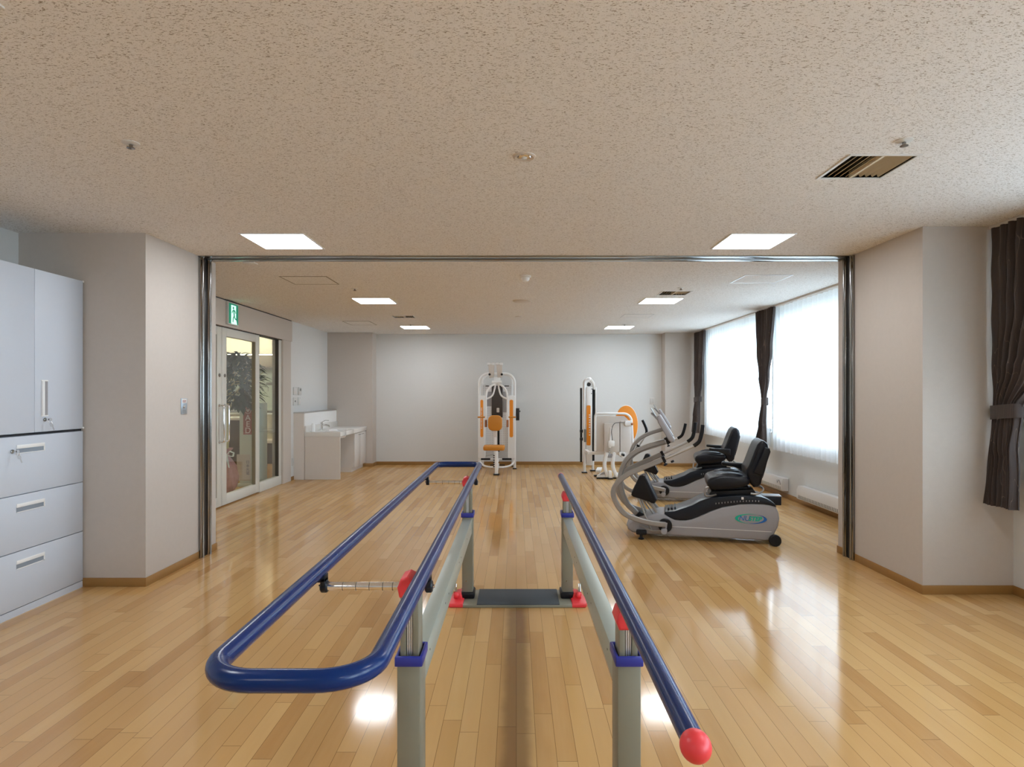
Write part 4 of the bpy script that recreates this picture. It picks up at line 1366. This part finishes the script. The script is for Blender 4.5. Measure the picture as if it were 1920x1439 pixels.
MB().prism(rrect(1.133, 1.168, 0.52, 0.74, 0.0174), 10.35, 10.372, 'y', bev=0.004).build('counter_pad', 'greylcd', t)
b = MB()
for (X, Y) in ((1.145, 10.40), (1.318, 10.66), (1.30, 9.98)):
    b.box(X - 0.045, X + 0.045, Y - 0.045, Y + 0.045, 0, 0.02, bev=0.004)
b.box(1.26, 1.46, 9.68, 9.76, 0, 0.018, bev=0.004).box(1.42, 1.50, 9.60, 9.68, 0, 0.02, bev=0.004).box(1.52, 1.70, 9.68, 9.76, 0, 0.018, bev=0.004)
b.each('foot_pad', 'black', t)
# looped frame and panels
Yl = 9.9
p = [(1.262, Yl, 0.42), (1.262, Yl, 0.96)] + [(1.262 + 0.05 - 0.05 * math.cos(a), Yl, 0.965 + 0.05 * math.sin(a)) for a in [PI / 2 * k / 5 for k in range(1, 6)]]
p += [(1.845 - 0.13 + 0.13 * math.sin(a), Yl, 0.885 + 0.13 * math.cos(a)) for a in [PI / 2 * k / 8 for k in range(0, 9)]] + [(1.862, Yl, 0.60), (1.87, Yl, 0.36)]
MB().tube(p, 0.019, 14).build('loop_frame', 'white', t)
MB().prism([(1.27, 0.40), (1.83, 0.40), (1.83, 0.88), (1.73, 0.975), (1.30, 0.975), (1.27, 0.94)], 9.92, 9.94, 'y', bev=0.005).build('back_panel', 'cream', t)
MB().box(1.40, 1.645, 9.86, 9.90, 0.40, 0.86, bev=0.01).build('seat_shell', 'cream', t)
MB().box(1.66, 1.84, 9.87, 9.905, 0.40, 0.90, bev=0.01).build('leg_panel', 'lamw', t)
MB().prism([(1.775 + 0.185 * math.cos(a), 0.83 + 0.31 * math.sin(a)) for a in [2 * PI * k / 40 for k in range(40)]], 9.97, 10.0, 'y', bev=0.006).build('round_shield', 'orange', t)
MB().prism([(1.775 + 0.193 * math.cos(a), 0.83 + 0.318 * math.sin(a)) for a in [2 * PI * k / 40 for k in range(40)]], 10.0, 10.02, 'y', bev=0.004).build('shield_rim', 'white', t)
MB().box(1.15, 1.80, 10.0, 10.05, 0.345, 0.395, bev=0.006).box(1.15, 1.20, 10.05, 10.42, 0.345, 0.395, bev=0.006).build('main_beam', 'white', t)
hb = MB().cyl((1.705, 9.84, 0.355), (1.705, 10.05, 0.355), 0.045, 24, bev=0.006).build('hub', 'white', t)
MB().cyl((1.705, 9.832, 0.355), (1.705, 9.84, 0.355), 0.02, 18).build('hub_cap', 'dark_metal', hb)
MB().box(1.64, 1.70, 9.84, 9.98, 0.345, 0.40, bev=0.005).build('hub_block', 'white', t)
MB().prism(rrect(1.725, 1.85, 0.82, 0.905, 0.02), 9.82, 9.90, 'y', bev=0.008).build('handle_block', 'white', t)
MB().sphere((1.838, 9.81, 0.852), 0.02).build('knob', 'brown', t)
# pedestal
Yp = 9.7
for pts in ([(1.42, 0.41), (1.39, 0.30), (1.385, 0.20), (1.405, 0.10), (1.425, 0.03)], [(1.535, 0.41), (1.515, 0.30), (1.515, 0.20), (1.545, 0.10), (1.585, 0.03)]):
    MB().tube(smooth_path([(x, Yp, z) for x, z in pts], 5), 0, flat=(0.09, 0.05)).build('curved_leg', 'white', t)
b = MB().prism([(1.265, 0.02), (1.45, 0.02), (1.42, 0.085), (1.37, 0.10), (1.275, 0.055)], 9.69, 9.76, 'y', bev=0.006)
b.prism([(1.52, 0.02), (1.69, 0.02), (1.69, 0.05), (1.60, 0.09), (1.56, 0.09)], 9.69, 9.76, 'y', bev=0.006)
b.box(1.44, 1.485, 9.61, 9.70, 0.02, 0.13, bev=0.006)
b.each('base_wing', 'white', t)
MB().prism([(1.30, 0.06), (1.41, 0.07), (1.385, 0.12)], 9.68, 9.72, 'y', bev=0.004).build('toe_plate', 'silver', t)
MB().cyl((1.473, 9.75, 0.48), (1.49, 9.75, 0.80), 0.020, 16, bev=0.004).box(1.452, 1.545, 9.72, 9.80, 0.50, 0.59, bev=0.012).build('actuator', 'white', t)
MB().cyl((1.468, 9.75, 0.335), (1.473, 9.75, 0.50), 0.012, 14).build('piston_rod', 'chrome', t)
MB().box(1.43, 1.55, 9.68, 9.74, 0.33, 0.39, bev=0.008).cyl((1.50, 9.665, 0.36), (1.50, 9.68, 0.36), 0.02).build('pedestal_head', 'silver', t)
MB().tube(smooth_path([(1.51, 9.72, 0.60), (1.50, 9.73, 0.72), (1.51, 9.74, 0.80), (1.56, 9.78, 0.865), (1.66, 9.82, 0.872), (1.73, 9.84, 0.87)], 6), 0.005, 8).build('cable', 'dark_metal', t)
MB().box(1.32, 1.40, 9.98, 10.38, 0.06, 0.10, bev=0.006, rot=(0, 0, -0.2)).box(1.15, 1.32, 10.63, 10.68, 0.10, 0.14, bev=0.004).each('floor_strut', 'white', t)

# ================================================================== WASHBASIN UNIT
sbox('wall_low', 'lam', -3.45, -3.29, 9.58, 11.3, 0, 1.03)
sbox('trim_6', 'alu', -3.45, -3.285, 9.575, 11.3, 1.03, 1.045)
o = MB().box(-3.29, -3.284, 9.60, 11.3, 0.83, 1.028).build('splash_panel', 'white')
tag(o, 'white splash panel on the low wall behind the sink worktop', 'panel')
t = thing('sink_counter', 'white washbasin worktop with a side panel and open knee space, by the left wall', 'sink counter', (-3.0, 10.4, 0))
wt = MB()
wt.box(-3.284, -2.726, 9.595, 9.93, 0.665, 0.735, bev=0.004).box(-3.284, -2.726, 10.40, 11.295, 0.665, 0.735, bev=0.004)
wt.box(-3.284, -3.10, 9.93, 10.40, 0.665, 0.735).box(-2.80, -2.726, 9.93, 10.40, 0.665, 0.735, bev=0.004)
wt.build('worktop', 'counter', t)
MB().box(-3.284, -3.262, 9.60, 11.295, 0.735, 0.83, bev=0.002).build('upstand', 'counter', t)
sp = MB().box(-3.28, -2.735, 9.60, 9.625, 0.0, 0.735).build('side_panel', 'lam', t)
# basin bowl
def bowl(u, v):
    a = 2 * PI * u
    r = 1 - v
    z = 0.737 - 0.13 * math.sin(PI / 2 * min(1, v * 1.35))
    ex = 0.72
    cx_ = math.copysign(abs(math.cos(a)) ** ex, math.cos(a))
    cy_ = math.copysign(abs(math.sin(a)) ** ex, math.sin(a))
    k = 1.0 - 0.35 * v if v < 0.7 else 0.755 * (1 - v) / 0.3
    return (-2.95 + 0.155 * k * cx_, 10.165 + 0.245 * k * cy_, z)


MB().grid(bowl, 40, 12).build('basin', 'white', t, sharp=80)
MB().cyl((-2.95, 10.165, 0.604), (-2.95, 10.165, 0.612), 0.022).build('drain', 'steel', t)
fb = MB().cyl((-3.17, 10.06, 0.735), (-3.17, 10.06, 0.85), 0.024, 20, bev=0.004)
fb.tube(smooth_path([(-3.17, 10.06, 0.80), (-3.12, 10.06, 0.825), (-3.04, 10.06, 0.81)], 5), 0.015, 14)
fb.cyl((-3.045, 10.06, 0.812), (-3.045, 10.06, 0.79), 0.012)
fo = fb.build('faucet', 'chrome', t)
MB().cyl((-3.17, 10.06, 0.85), (-3.17, 10.06, 0.872), 0.022, 18, bev=0.004).tube([(-3.165, 10.06, 0.87), (-3.10, 10.06, 0.90), (-3.05, 10.06, 0.895)], 0.006, 10).build('lever', 'chrome', fo)
t2 = thing('base_cabinet', 'white two-door cabinet under the right end of the sink worktop', 'cabinet', (-3.0, 10.9, 0))
MB().box(-3.28, -2.76, 10.50, 11.29, 0.075, 0.664).build('body', 'lamw', t2)
MB().box(-3.25, -2.80, 10.50, 11.29, 0.0, 0.075).build('plinth', 'lam', t2)
for y0, y1, yh in ((10.503, 10.893, 10.80), (10.897, 11.287, 11.0)):
    d = MB().box(-2.76, -2.742, y0, y1, 0.08, 0.655, bev=0.002).build('door', 'lamw', t2)
    MB().tube([(-2.742, yh - 0.05, 0.622), (-2.722, yh - 0.05, 0.622), (-2.722, yh + 0.05, 0.622), (-2.742, yh + 0.05, 0.622)], 0.004, 8).build('handle', 'steel', d)
o = MB().lathe([(0.028, 0), (0.03, 0.10), (0.022, 0.13), (0.01, 0.135)], (-3.2, 9.75, 0.7352), seg=16).build('soap_bottle', 'white')
tag(o, 'small white bottle on the sink worktop left of the faucet', 'bottle')

# ================================================================== WALL PLATES
def plate(name, x, y0, y1, z0, z1, label, cat, mat='plate', s=1, th=0.012, group=None, extra=None):
    t = thing(name, label, cat, (x, (y0 + y1) / 2, (z0 + z1) / 2), group=group)
    MB().box(*sorted((x, x + s * th)), y0, y1, z0, z1, bev=0.003).build('cover_plate', mat, t)
    if extra:
        extra(t)
    return t


XW = -3.45
def ex1(t):
    for k in range(2):
        MB().box(XW + 0.012, XW + 0.016, 9.575 + k * 0.06, 9.62 + k * 0.06, 1.33, 1.42, bev=0.001).build('rocker', 'lamw', t)
def ex2(t):
    MB().box(XW + 0.02, XW + 0.022, 9.80, 9.87, 1.375, 1.415).build('display', 'greylcd', t)
def ex3(t):
    MB().cyl((XW + 0.012, 9.62, 1.215), (XW + 0.02, 9.62, 1.215), 0.014).build('knob', 'greylcd', t)
def ex4(t):
    MB().box(XW + 0.012, XW + 0.016, 9.80, 9.85, 1.17, 1.25, bev=0.001).build('rocker', 'lamw', t)


plate('light_switch', XW, 9.56, 9.71, 1.31, 1.435, 'upper left white switch plate on the white wall beside the entrance', 'wall switch', group='controls beside the entrance', extra=ex1)
plate('thermostat', XW, 9.77, 9.90, 1.31, 1.435, 'small thermostat with grey display, upper right of the controls beside the entrance', 'thermostat', th=0.02, group='controls beside the entrance', extra=ex2)
plate('dial_switch', XW, 9.555, 9.70, 1.15, 1.275, 'plate with a dark dial, lower left of the controls beside the entrance', 'wall switch', group='controls beside the entrance', extra=ex3)
plate('light_switch', XW, 9.76, 9.88, 1.15, 1.275, 'plain white plate, lower right of the controls beside the entrance', 'wall switch', group='controls beside the entrance', extra=ex4)
plate('wall_outlet', XW, 9.50, 9.575, 0.22, 0.34, 'low white power outlet on the wall between entrance and sink', 'outlet')
# partition key switch on left pillar
XP = -2.569
t = thing('key_switch', 'blue-grey key switch plate with a red printed label on the left pillar', 'key switch', (XP, 4.775, 1.24))
MB().box(XP, XP + 0.006, 4.735, 4.82, 1.178, 1.30, bev=0.002).build('cover_plate', 'plateb', t)
MB().box(XP + 0.006, XP + 0.007, 4.745, 4.81, 1.262, 1.297).build('paper_label', 'lamw', t)
lb = MB()
for k in range(2):
    lb.box(XP + 0.007, XP + 0.0075, 4.752, 4.80 - 0.006 * k, 1.278 - 0.009 * k, 1.283 - 0.009 * k)
lb.build('red_print', 'aedred', t)
MB().cyl((XP + 0.006, 4.765, 1.238), (XP + 0.016, 4.765, 1.238), 0.012, bev=0.002).build('key_barrel', 'chrome', t)
lb = MB()
for k in range(2):
    lb.box(XP + 0.006, XP + 0.0065, 4.75, 4.80, 1.192 + 0.012 * k, 1.196 + 0.012 * k)
lb.build('fine_print', 'greylcd', t)
t = thing('light_switch', 'faint white double switch plate on the far wall near the right pillar', 'wall switch', (2.54, 11.6, 1.2))
MB().box(2.50, 2.585, 11.59, 11.6, 1.13, 1.26, bev=0.002).build('cover_plate', 'lamw', t)
b = MB().box(2.512, 2.537, 11.585, 11.59, 1.15, 1.24, bev=0.001).box(2.548, 2.573, 11.585, 11.59, 1.15, 1.24, bev=0.001)
b.build('rocker', 'plate', t)

# exit sign
t = thing('exit_sign', 'green lit emergency exit sign with running figure above the entrance doors', 'exit sign', (-3.425, 7.43, 2.29))
ys0, ys1, zs0, zs1 = 7.295, 7.565, 2.155, 2.425
MB().box(-3.425, -3.395, ys0, ys1, zs0, zs1, bev=0.004).build('housing', 'plate', t)
xs_ = -3.395
MB().box(xs_, xs_ + 0.002, ys0 + 0.015, ys1 - 0.015, zs0 + 0.015, zs1 - 0.015).build('green_face', 'exitg', t)
def S(u, v):      # sign coordinates 0..1 (u along the wall away from the camera, v up)
    return (ys0 + 0.015 + u * 0.24, zs0 + 0.015 + v * 0.24)
MB().prism([S(0.22, 0.0), S(0.85, 0.0), S(0.74, 0.25), S(0.74, 0.93), S(0.22, 0.93)], xs_ + 0.002, xs_ + 0.004, 'x').build('doorway', 'exitw', t)
fg = MB()
x0, x1 = xs_ + 0.004, xs_ + 0.006
fg.prism([(S(0.44, 0.80)[0] + 0.016 * math.cos(a), S(0.44, 0.80)[1] + 0.016 * math.sin(a)) for a in [2 * PI * k / 14 for k in range(14)]], x0, x1, 'x')
def limb(pts, w):
    for (a, c) in zip(pts[:-1], pts[1:]):
        A, C_ = Vector(S(*a)), Vector(S(*c))
        d = (C_ - A).normalized()
        nn = Vector((-d.y, d.x)) * w / 2
        A2, C2 = A - d * w * 0.25, C_ + d * w * 0.25
        fg.prism([tuple(A2 + nn), tuple(A2 - nn), tuple(C2 - nn), tuple(C2 + nn)], x0, x1, 'x')
limb([(0.48, 0.70), (0.53, 0.42)], 0.026)
limb([(0.50, 0.68), (0.36, 0.64), (0.30, 0.54)], 0.013)
limb([(0.50, 0.68), (0.62, 0.66), (0.68, 0.56)], 0.013)
limb([(0.53, 0.42), (0.42, 0.28), (0.40, 0.10)], 0.017)
limb([(0.53, 0.42), (0.62, 0.28), (0.78, 0.24)], 0.017)
fg.build('running_figure', 'exitg', t)

# ================================================================== CURTAINS
def rail(x, y0, y1, label):
    o = MB().box(x - 0.012, x + 0.10, y0, y1, HC - 0.022, HC, bev=0.003).build('curtain_rail', 'cream')
    tag(o, label, 'curtain rail', 'white curtain rails under the ceiling')


rail(3.155, -3.3, 4.118, 'pale curtain rail under the ceiling at the near right window')
rail(3.26, 5.3, 11.298, 'long pale curtain rail above the two far room windows')


def sheer(y0, y1, x, z0, label, nf, seed):
    rnd = random.Random(seed)
    n = nf * 10
    ph = [rnd.uniform(-0.6, 0.6) for _ in range(nf + 2)]
    am = [rnd.uniform(0.6, 1.25) for _ in range(nf + 2)]
    def fn(u, v):
        k = u * nf
        i = int(min(k, nf - 1e-6))
        f = k - i
        a = am[i] * (1 - f) + am[i + 1] * f
        p = ph[i] * (1 - f) + ph[i + 1] * f
        z = HC - 0.022 + v * (z0 - (HC - 0.022))
        amp = (0.020 + 0.012 * v) * a
        xx = x + amp * math.sin(2 * PI * k + p * (0.5 + v)) + 0.006 * math.sin(5 * u + 3 * v)
        yy = y0 + (y1 - y0) * (u + 0.004 * math.sin(9 * u + 4 * v))
        return (xx, yy, z)
    o = MB().grid(fn, n, 26).build('sheer_curtain', 'sheer', sharp=180)
    tag(o, label, 'sheer curtain', 'white sheer curtains at the windows')
    hm = MB()
    return o


sheer(5.45, 7.95, 3.315, 0.615, 'white sheer curtain over the nearer far room window, right of the middle brown curtain', 22, 1)
sheer(8.12, 10.85, 3.315, 0.625, 'white sheer curtain over the window between the two brown curtains', 24, 2)
sheer(0.9, 3.90, 3.235, 0.615, 'white sheer curtain at the near right window behind the large brown curtain', 27, 3)


def drape(yl, yr, x, z0, zt, label, nf, ztie, amp=0.028):
    """yl, yr: lists of (z, y) for the near and the far edge, top to bottom"""
    def at(L, z):
        for (a, c) in zip(L[:-1], L[1:]):
            if a[0] >= z >= c[0]:
                k = (a[0] - z) / (a[0] - c[0])
                k = k * k * (3 - 2 * k)
                return a[1] + (c[1] - a[1]) * k
        return L[-1][1] if z < L[-1][0] else L[0][1]
    t = thing('curtain', label, 'curtain', (x, (yl[0][1] + yr[0][1]) / 2, z0), group='brown side curtains tied back')
    def fn(u, v):
        z = zt + v * (z0 - zt)
        a, c = at(yl, z), at(yr, z)
        y = a + (c - a) * u
        w = abs(c - a)
        am = amp * (0.75 + 0.5 * math.sin(3.1 * u * nf * 0.37 + 1.0))
        if abs(z - ztie) < 0.30:
            am *= 0.7 + 0.3 * abs(z - ztie) / 0.30
        s = math.sin(2 * PI * nf * u + 0.6 * math.sin(2.2 * z))
        fl = -0.045 * max(0.0, (ztie - z) / 0.6)
        return (x + fl + am * s + (0.03 * math.sin(PI * u) if abs(z - ztie) < 0.3 else 0) * -0.5, y + 0.004 * math.sin(20 * z + 9 * u), z)
    b = MB().grid(fn, nf * 12, 40)
    b.build('cloth', 'drape', t, sharp=180)
    a, c = at(yl, ztie), at(yr, ztie)
    lo, hi = min(a, c) - 0.004, max(a, c) + 0.002
    band = [(x - 0.034, lo + 0.02), (x - 0.038, (lo + hi) / 2), (x - 0.034, hi - 0.02), (x - 0.02, hi), (x + 0.03, hi), (x + 0.045, hi - 0.02), (x + 0.045, lo + 0.02), (x + 0.03, lo), (x - 0.02, lo)]
    b = bmesh.new()
    n = len(band)
    r0 = [b.verts.new((p[0], p[1], ztie + 0.045 - 0.02 * (p[1] - lo) / (hi - lo))) for p in band]
    r1 = [b.verts.new((p[0], p[1], ztie - 0.045 - 0.02 * (p[1] - lo) / (hi - lo))) for p in band]
    for i in range(n):
        b.faces.new((r0[i], r0[(i + 1) % n], r1[(i + 1) % n], r1[i]))
    mb = MB()
    mb.bm = b
    mb.build('tie_back', 'drape', t, sharp=180)
    return t


# near right window
drape([(2.43, 3.42), (1.9, 3.46), (1.5, 3.62), (1.23, 3.86), (1.0, 3.87), (0.61, 3.84)], [(2.43, 4.09), (1.5, 4.09), (1.23, 4.08), (1.0, 4.09), (0.61, 4.105)], 3.145, 0.61, 2.43,
      'large brown pleated curtain tied back beside the near right pillar', 9, 1.23, 0.024)
# middle of the far room
drape([(2.43, 7.75), (1.9, 7.84), (1.55, 7.94), (1.24, 8.02), (1.0, 8.0), (0.63, 7.92)], [(2.43, 8.34), (1.9, 8.30), (1.55, 8.22), (1.24, 8.10), (1.0, 8.14), (0.63, 8.27)], 3.23, 0.63, 2.43,
      'brown curtain tied at the waist between the two sheer curtains', 8, 1.24, 0.022)
# far end
drape([(2.43, 10.62), (1.6, 10.74), (1.24, 10.9), (0.9, 10.86), (0.64, 10.84)], [(2.43, 11.22), (1.6, 11.22), (1.24, 11.16), (0.9, 11.2), (0.64, 11.22)], 3.23, 0.64, 2.43,
      'brown curtain tied back at the far end beside the far right pillar', 8, 1.24, 0.022)

# ================================================================== PANEL HEATERS
def heater(y0, y1, z0, label, cable):
    t = thing('panel_heater', label, 'heater', (3.45, (y0 + y1) / 2, z0), group='low wall heaters under the windows')
    x0 = 3.352
    z1 = z0 + 0.16
    hb = MB().prism([(3.442, z0), (x0 + 0.012, z0), (x0, z0 + 0.012), (x0, z1 - 0.05), (x0 + 0.02, z1), (3.442, z1)], y0, y1, 'y', bev=0.003)
    hb.build('casing', 'lamw', t)
    n = int((y1 - y0) / 0.035)
    st = (y1 - y0 - 0.06) / n
    zb = z0 + 0.018
    pts = [(y1 - 0.03, zb), (y0 + 0.03, zb)]
    for k in range(n):
        yy = y0 + 0.03 + k * st
        pts += [(yy, z0 + 0.055), (yy + 0.45 * st, z0 + 0.055), (yy + 0.45 * st, zb + 0.004), (yy + st, zb + 0.004)]
    g = MB().prism(pts[:-1] + [(y1 - 0.03, zb + 0.004)], x0 - 0.0015, x0 + 0.001, 'x')
    g.build('grille', 'greylcd', t)
    if cable:
        MB().tube(smooth_path([(x0 - 0.005, y0 + 0.12, z1 - 0.03), (x0 - 0.02, y0 + 0.08, z1 - 0.06), (x0 - 0.02, y0 + 0.03, z1 - 0.02), (x0 - 0.005, y0 + 0.02, z1 - 0.08)], 5), 0.004, 8).build('cord', 'silver', t)


heater(6.25, 7.40, 0.075, 'low white wall heater with slotted grille under the nearer sheer curtain', False)
heater(7.82, 8.95, 0.10, 'low white wall heater with a cord, behind the front stepper seat', True)

# ================================================================== BEHIND THE ENTRANCE
sbox('wall_corridor_left', 'wall', -8.3, -8.15, 4.9, 14.6, 0, 2.7)
sbox('wall_corridor_near', 'wall', -8.15, -3.6, 4.9, 5.05, 0, 2.7)
sbox('wall_corridor_far', 'wall', -8.15, -3.45, 13.0, 13.15, 0, 2.7)
sbox('wall_corridor_right', 'wall', -3.6, -3.45, 11.75, 13.0, 0, 2.7)
o = MB().box(-8.1, -3.62, 12.05, 12.45, 1.86, 2.08, bev=0.004).build('cove_beam', 'header')
tag(o, 'beige bulkhead beam with warm hidden light above it, seen through the entrance glass', 'beam')
t = thing('cove_light', 'warm glowing light strip hidden on top of the beam beyond the entrance', 'cove light', (-5.8, 12.3, 2.09))
MB().box(-8.0, -3.7, 12.28, 12.36, 2.08, 2.10).build('housing', 'whitep', t)
MB().box(-8.0, -3.7, 12.29, 12.35, 2.10, 2.115).build('tube', 'cove', t)
for x, y in ((-5.6, 7.2), (-5.6, 10.4)):  # unseen lamps added for general light in the corridor
    t = thing('added_corridor_light', 'added unseen square lamp that brightens the corridor beyond the entrance, ' + ('nearer one' if y < 8 else 'farther one'), 'ceiling light', (x, y, 2.62), group='added corridor lamps')
    MB().box(x - 0.24, x + 0.24, y - 0.24, y + 0.24, 2.612, 2.62).build('frame', 'whitep', t)
    MB().box(x - 0.22, x + 0.22, y - 0.22, y + 0.22, 2.607, 2.612).build('diffuser', 'corl', t)
# locker wall with round knobs
t = thing('wall_cabinet', 'tall pale green cupboard doors with round knobs at the back of the corridor', 'cabinet', (-5.4, 12.6, 0.95))
MB().box(-8.0, -3.62, 12.35, 12.98, 0.98, 1.86).build('body', 'wall', t)
for k in range(8):
    x0 = -7.9 + k * 0.53
    mt = 'pale_green' if x0 < -4.75 else 'beigecab'
    d = MB().box(x0, x0 + 0.52, 12.33, 12.35, 1.0, 1.80, bev=0.002).build('door', mt, t)
    MB().cyl((x0 + 0.46, 12.30, 1.12), (x0 + 0.46, 12.33, 1.12), 0.022, 16).cyl((x0 + 0.46, 12.30, 1.06), (x0 + 0.46, 12.33, 1.06), 0.018, 16).build('knob', 'black', d)
    sl = MB()
    for j in range(4):
        sl.box(x0 + 0.08 + j * 0.11, x0 + 0.088 + j * 0.11, 12.326, 12.33, 1.38, 1.46)
    sl.build('slot', 'greylcd', d)
o = MB().box(-4.98, -4.70, 12.32, 12.33, 1.50, 1.555).build('door_grille', 'greylcd')
tag(o, 'small grey louvre strip on the cupboard wall beyond the entrance', 'grille')
t = thing('low_counter', 'cream low counter with bench step and dark base, at the back of the corridor', 'counter', (-5.4, 12.2, 0))
MB().box(-8.0, -3.62, 11.95, 12.33, 0.62, 0.93).build('upper_drawer_row', 'beigecab', t)
MB().box(-8.0, -3.62, 11.92, 12.36, 0.93, 0.96, bev=0.003).build('top', 'counter', t)
MB().box(-8.0, -3.62, 11.6, 12.33, 0.40, 0.46, bev=0.01).build('bench_top', 'counter', t)
MB().box(-8.0, -3.62, 11.75, 12.33, 0.0, 0.40).build('dark_base', 'dkbrown', t)
MB().box(-8.0, -3.62, 12.0, 12.33, 0.46, 0.62).build('back_panel', 'beigecab', t)
t = thing('reception_counter', 'dark brown reception counter with pale top beyond the entrance', 'counter', (-5.4, 10.3, 0))
MB().box(-6.6, -4.50, 10.1, 10.7, 0, 0.90, bev=0.004).build('body', 'dkbrown', t)
MB().box(-6.65, -4.46, 10.06, 10.74, 0.90, 0.94, bev=0.004).build('top', 'counter', t)
# defibrillator stand
t = thing('aed_stand', 'white floor stand with a red AED panel behind the entrance door', 'AED stand', (-3.83, 9.0, 0))
MB().box(-3.985, -3.70, 8.90, 9.2, 0.04, 1.20, bev=0.01).build('body', 'aedbox', t)
MB().box(-4.02, -3.66, 8.84, 9.24, 0.0, 0.04, bev=0.008).build('foot', 'aedbox', t)
pa = MB().box(-3.925, -3.79, 8.893, 8.90, 0.745, 1.155).build('red_panel', 'aedred', t)
for k, ch in enumerate('AED'):
    text(ch, 0.115, (-3.857, 8.892, 0.985 - k * 0.092), (1, 0, 0), (0, 0, 1), M['aedw'], pa, 'lettering')
hr = MB()
hc = (-3.857, 1.09)
hr.tube([(hc[0] + 0.042 * math.cos(a), 8.891, hc[1] + 0.042 * math.sin(a)) for a in [2 * PI * k / 20 for k in range(20)]], 0.004, 6, closed=True)
hr.prism([(hc[0], hc[1] - 0.026), (hc[0] + 0.026, hc[1] + 0.004), (hc[0] + 0.022, hc[1] + 0.02), (hc[0] + 0.010, hc[1] + 0.022), (hc[0], hc[1] + 0.010), (hc[0] - 0.010, hc[1] + 0.022), (hc[0] - 0.022, hc[1] + 0.02), (hc[0] - 0.026, hc[1] + 0.004)], 8.889, 8.893, 'y')
hr.build('heart_mark', 'aedw', pa)
la = MB().box(-4.02, -3.82, 8.895, 8.90, 0.08, 0.46).build('lower_label', 'poster', t)
for k, ch in enumerate('日本光電'):
    text(ch, 0.052, (-3.86, 8.894, 0.345 - k * 0.053), (1, 0, 0), (0, 0, 1), M['purple'], la, 'lettering', 0.001)
# gift plant
t = thing('potted_plant', 'tall leafy potted plant wrapped in pink paper behind the entrance door', 'potted plant', (-3.90, 8.38, 0))
px, py = -3.93, 8.30
def wrap(u, v):
    a = 2 * PI * u
    prof = [(0.0, 0.13), (0.12, 0.20), (0.35, 0.235), (0.60, 0.20), (0.80, 0.10), (0.88, 0.075), (1.0, 0.15)]
    for (p0, p1) in zip(prof[:-1], prof[1:]):
        if p0[0] <= v <= p1[0]:
            r = p0[1] + (p1[1] - p0[1]) * (v - p0[0]) / (p1[0] - p0[0])
            break
    r *= 0.78 * (1 + 0.07 * math.sin(11 * a + 5 * v) + 0.04 * math.sin(23 * a))
    return (px + r * math.cos(a), py + r * math.sin(a), 0.002 + 0.60 * v)


MB().grid(wrap, 72, 20).build('pot_wrapping', 'pink', t, sharp=180)
rb = MB()
for s in (-1, 1):
    rb.tube([(px + 0.08, py - 0.07, 0.52), (px + 0.08 + 0.05 * s, py - 0.10, 0.57), (px + 0.08 + 0.11 * s, py - 0.11, 0.55), (px + 0.08 + 0.10 * s, py - 0.11, 0.50), (px + 0.08, py - 0.07, 0.51)], 0, flat=(0.03, 0.004))
    rb.tube([(px + 0.08, py - 0.07, 0.52), (px + 0.08 + 0.04 * s, py - 0.13, 0.44), (px + 0.08 + 0.07 * s, py - 0.16, 0.36)], 0, flat=(0.03, 0.004))
rb.build('ribbon', 'ribbon', t)
MB().tube(smooth_path([(px, py, 0.4), (px + 0.02, py, 0.8), (px + 0.0, py, 1.1), (px + 0.05, py, 1.4)], 6), [0.055] * 19, 12).build('trunk', 'bark', t)
br = MB()
lf = MB()
rnd = random.Random(11)
for k in range(22):
    a = rnd.uniform(0, 2 * PI)
    e = Vector((px + 0.09 + rnd.uniform(0.05, 0.34) * math.cos(a), py + 0.22 + rnd.uniform(0.05, 0.30) * math.sin(a), rnd.uniform(1.2, 1.85)))
    s0 = Vector((px + 0.03, py, rnd.uniform(0.95, 1.4)))
    br.tube([s0, s0.lerp(e, 0.5) + Vector((0, 0, 0.05)), e], 0.006, 6)
def leafm(c, d, L, w):
    d = d.normalized()
    side = d.cross(Vector((0, 0, 1)))
    if side.length < 0.1:
        side = Vector((1, 0, 0))
    side.normalize()
    up = side.cross(d)
    bm_ = lf.bm
    n = 5
    prev = None
    for i in range(n + 1):
        s = i / n
        p = c + d * L * s - Vector((0, 0, 0.35 * L * s * s))
        ww = w * math.sin(PI * min(0.98, s * 0.92 + 0.06))
        row = [bm_.verts.new(p - side * ww + up * ww * 0.25), bm_.verts.new(p), bm_.verts.new(p + side * ww + up * ww * 0.25)]
        if prev:
            bm_.faces.new((prev[0], prev[1], row[1], row[0]))
            bm_.faces.new((prev[1], prev[2], row[2], row[1]))
        prev = row
for k in range(760):
    a = rnd.uniform(0, 2 * PI)
    rr_ = math.sqrt(rnd.random())
    zz = rnd.uniform(-1, 1)
    lim_ = math.sqrt(1 - zz * zz)
    c = Vector((px + 0.09 + 0.29 * rr_ * lim_ * math.cos(a), py + 0.22 + 0.30 * rr_ * lim_ * math.sin(a), 1.52 + 0.36 * zz))
    d = Vector((math.cos(a), math.sin(a), rnd.uniform(-0.5, 0.6)))
    leafm(c, d, rnd.uniform(0.11, 0.20), rnd.uniform(0.020, 0.034))
br.build('branch', 'bark', t)
lf.build('foliage', 'leaf', t, sharp=180)

# ground outside the windows
g = MB().box(3.95, 30, -20, 30, -0.6, -0.5).build('ground', 'outside')
struct(g)
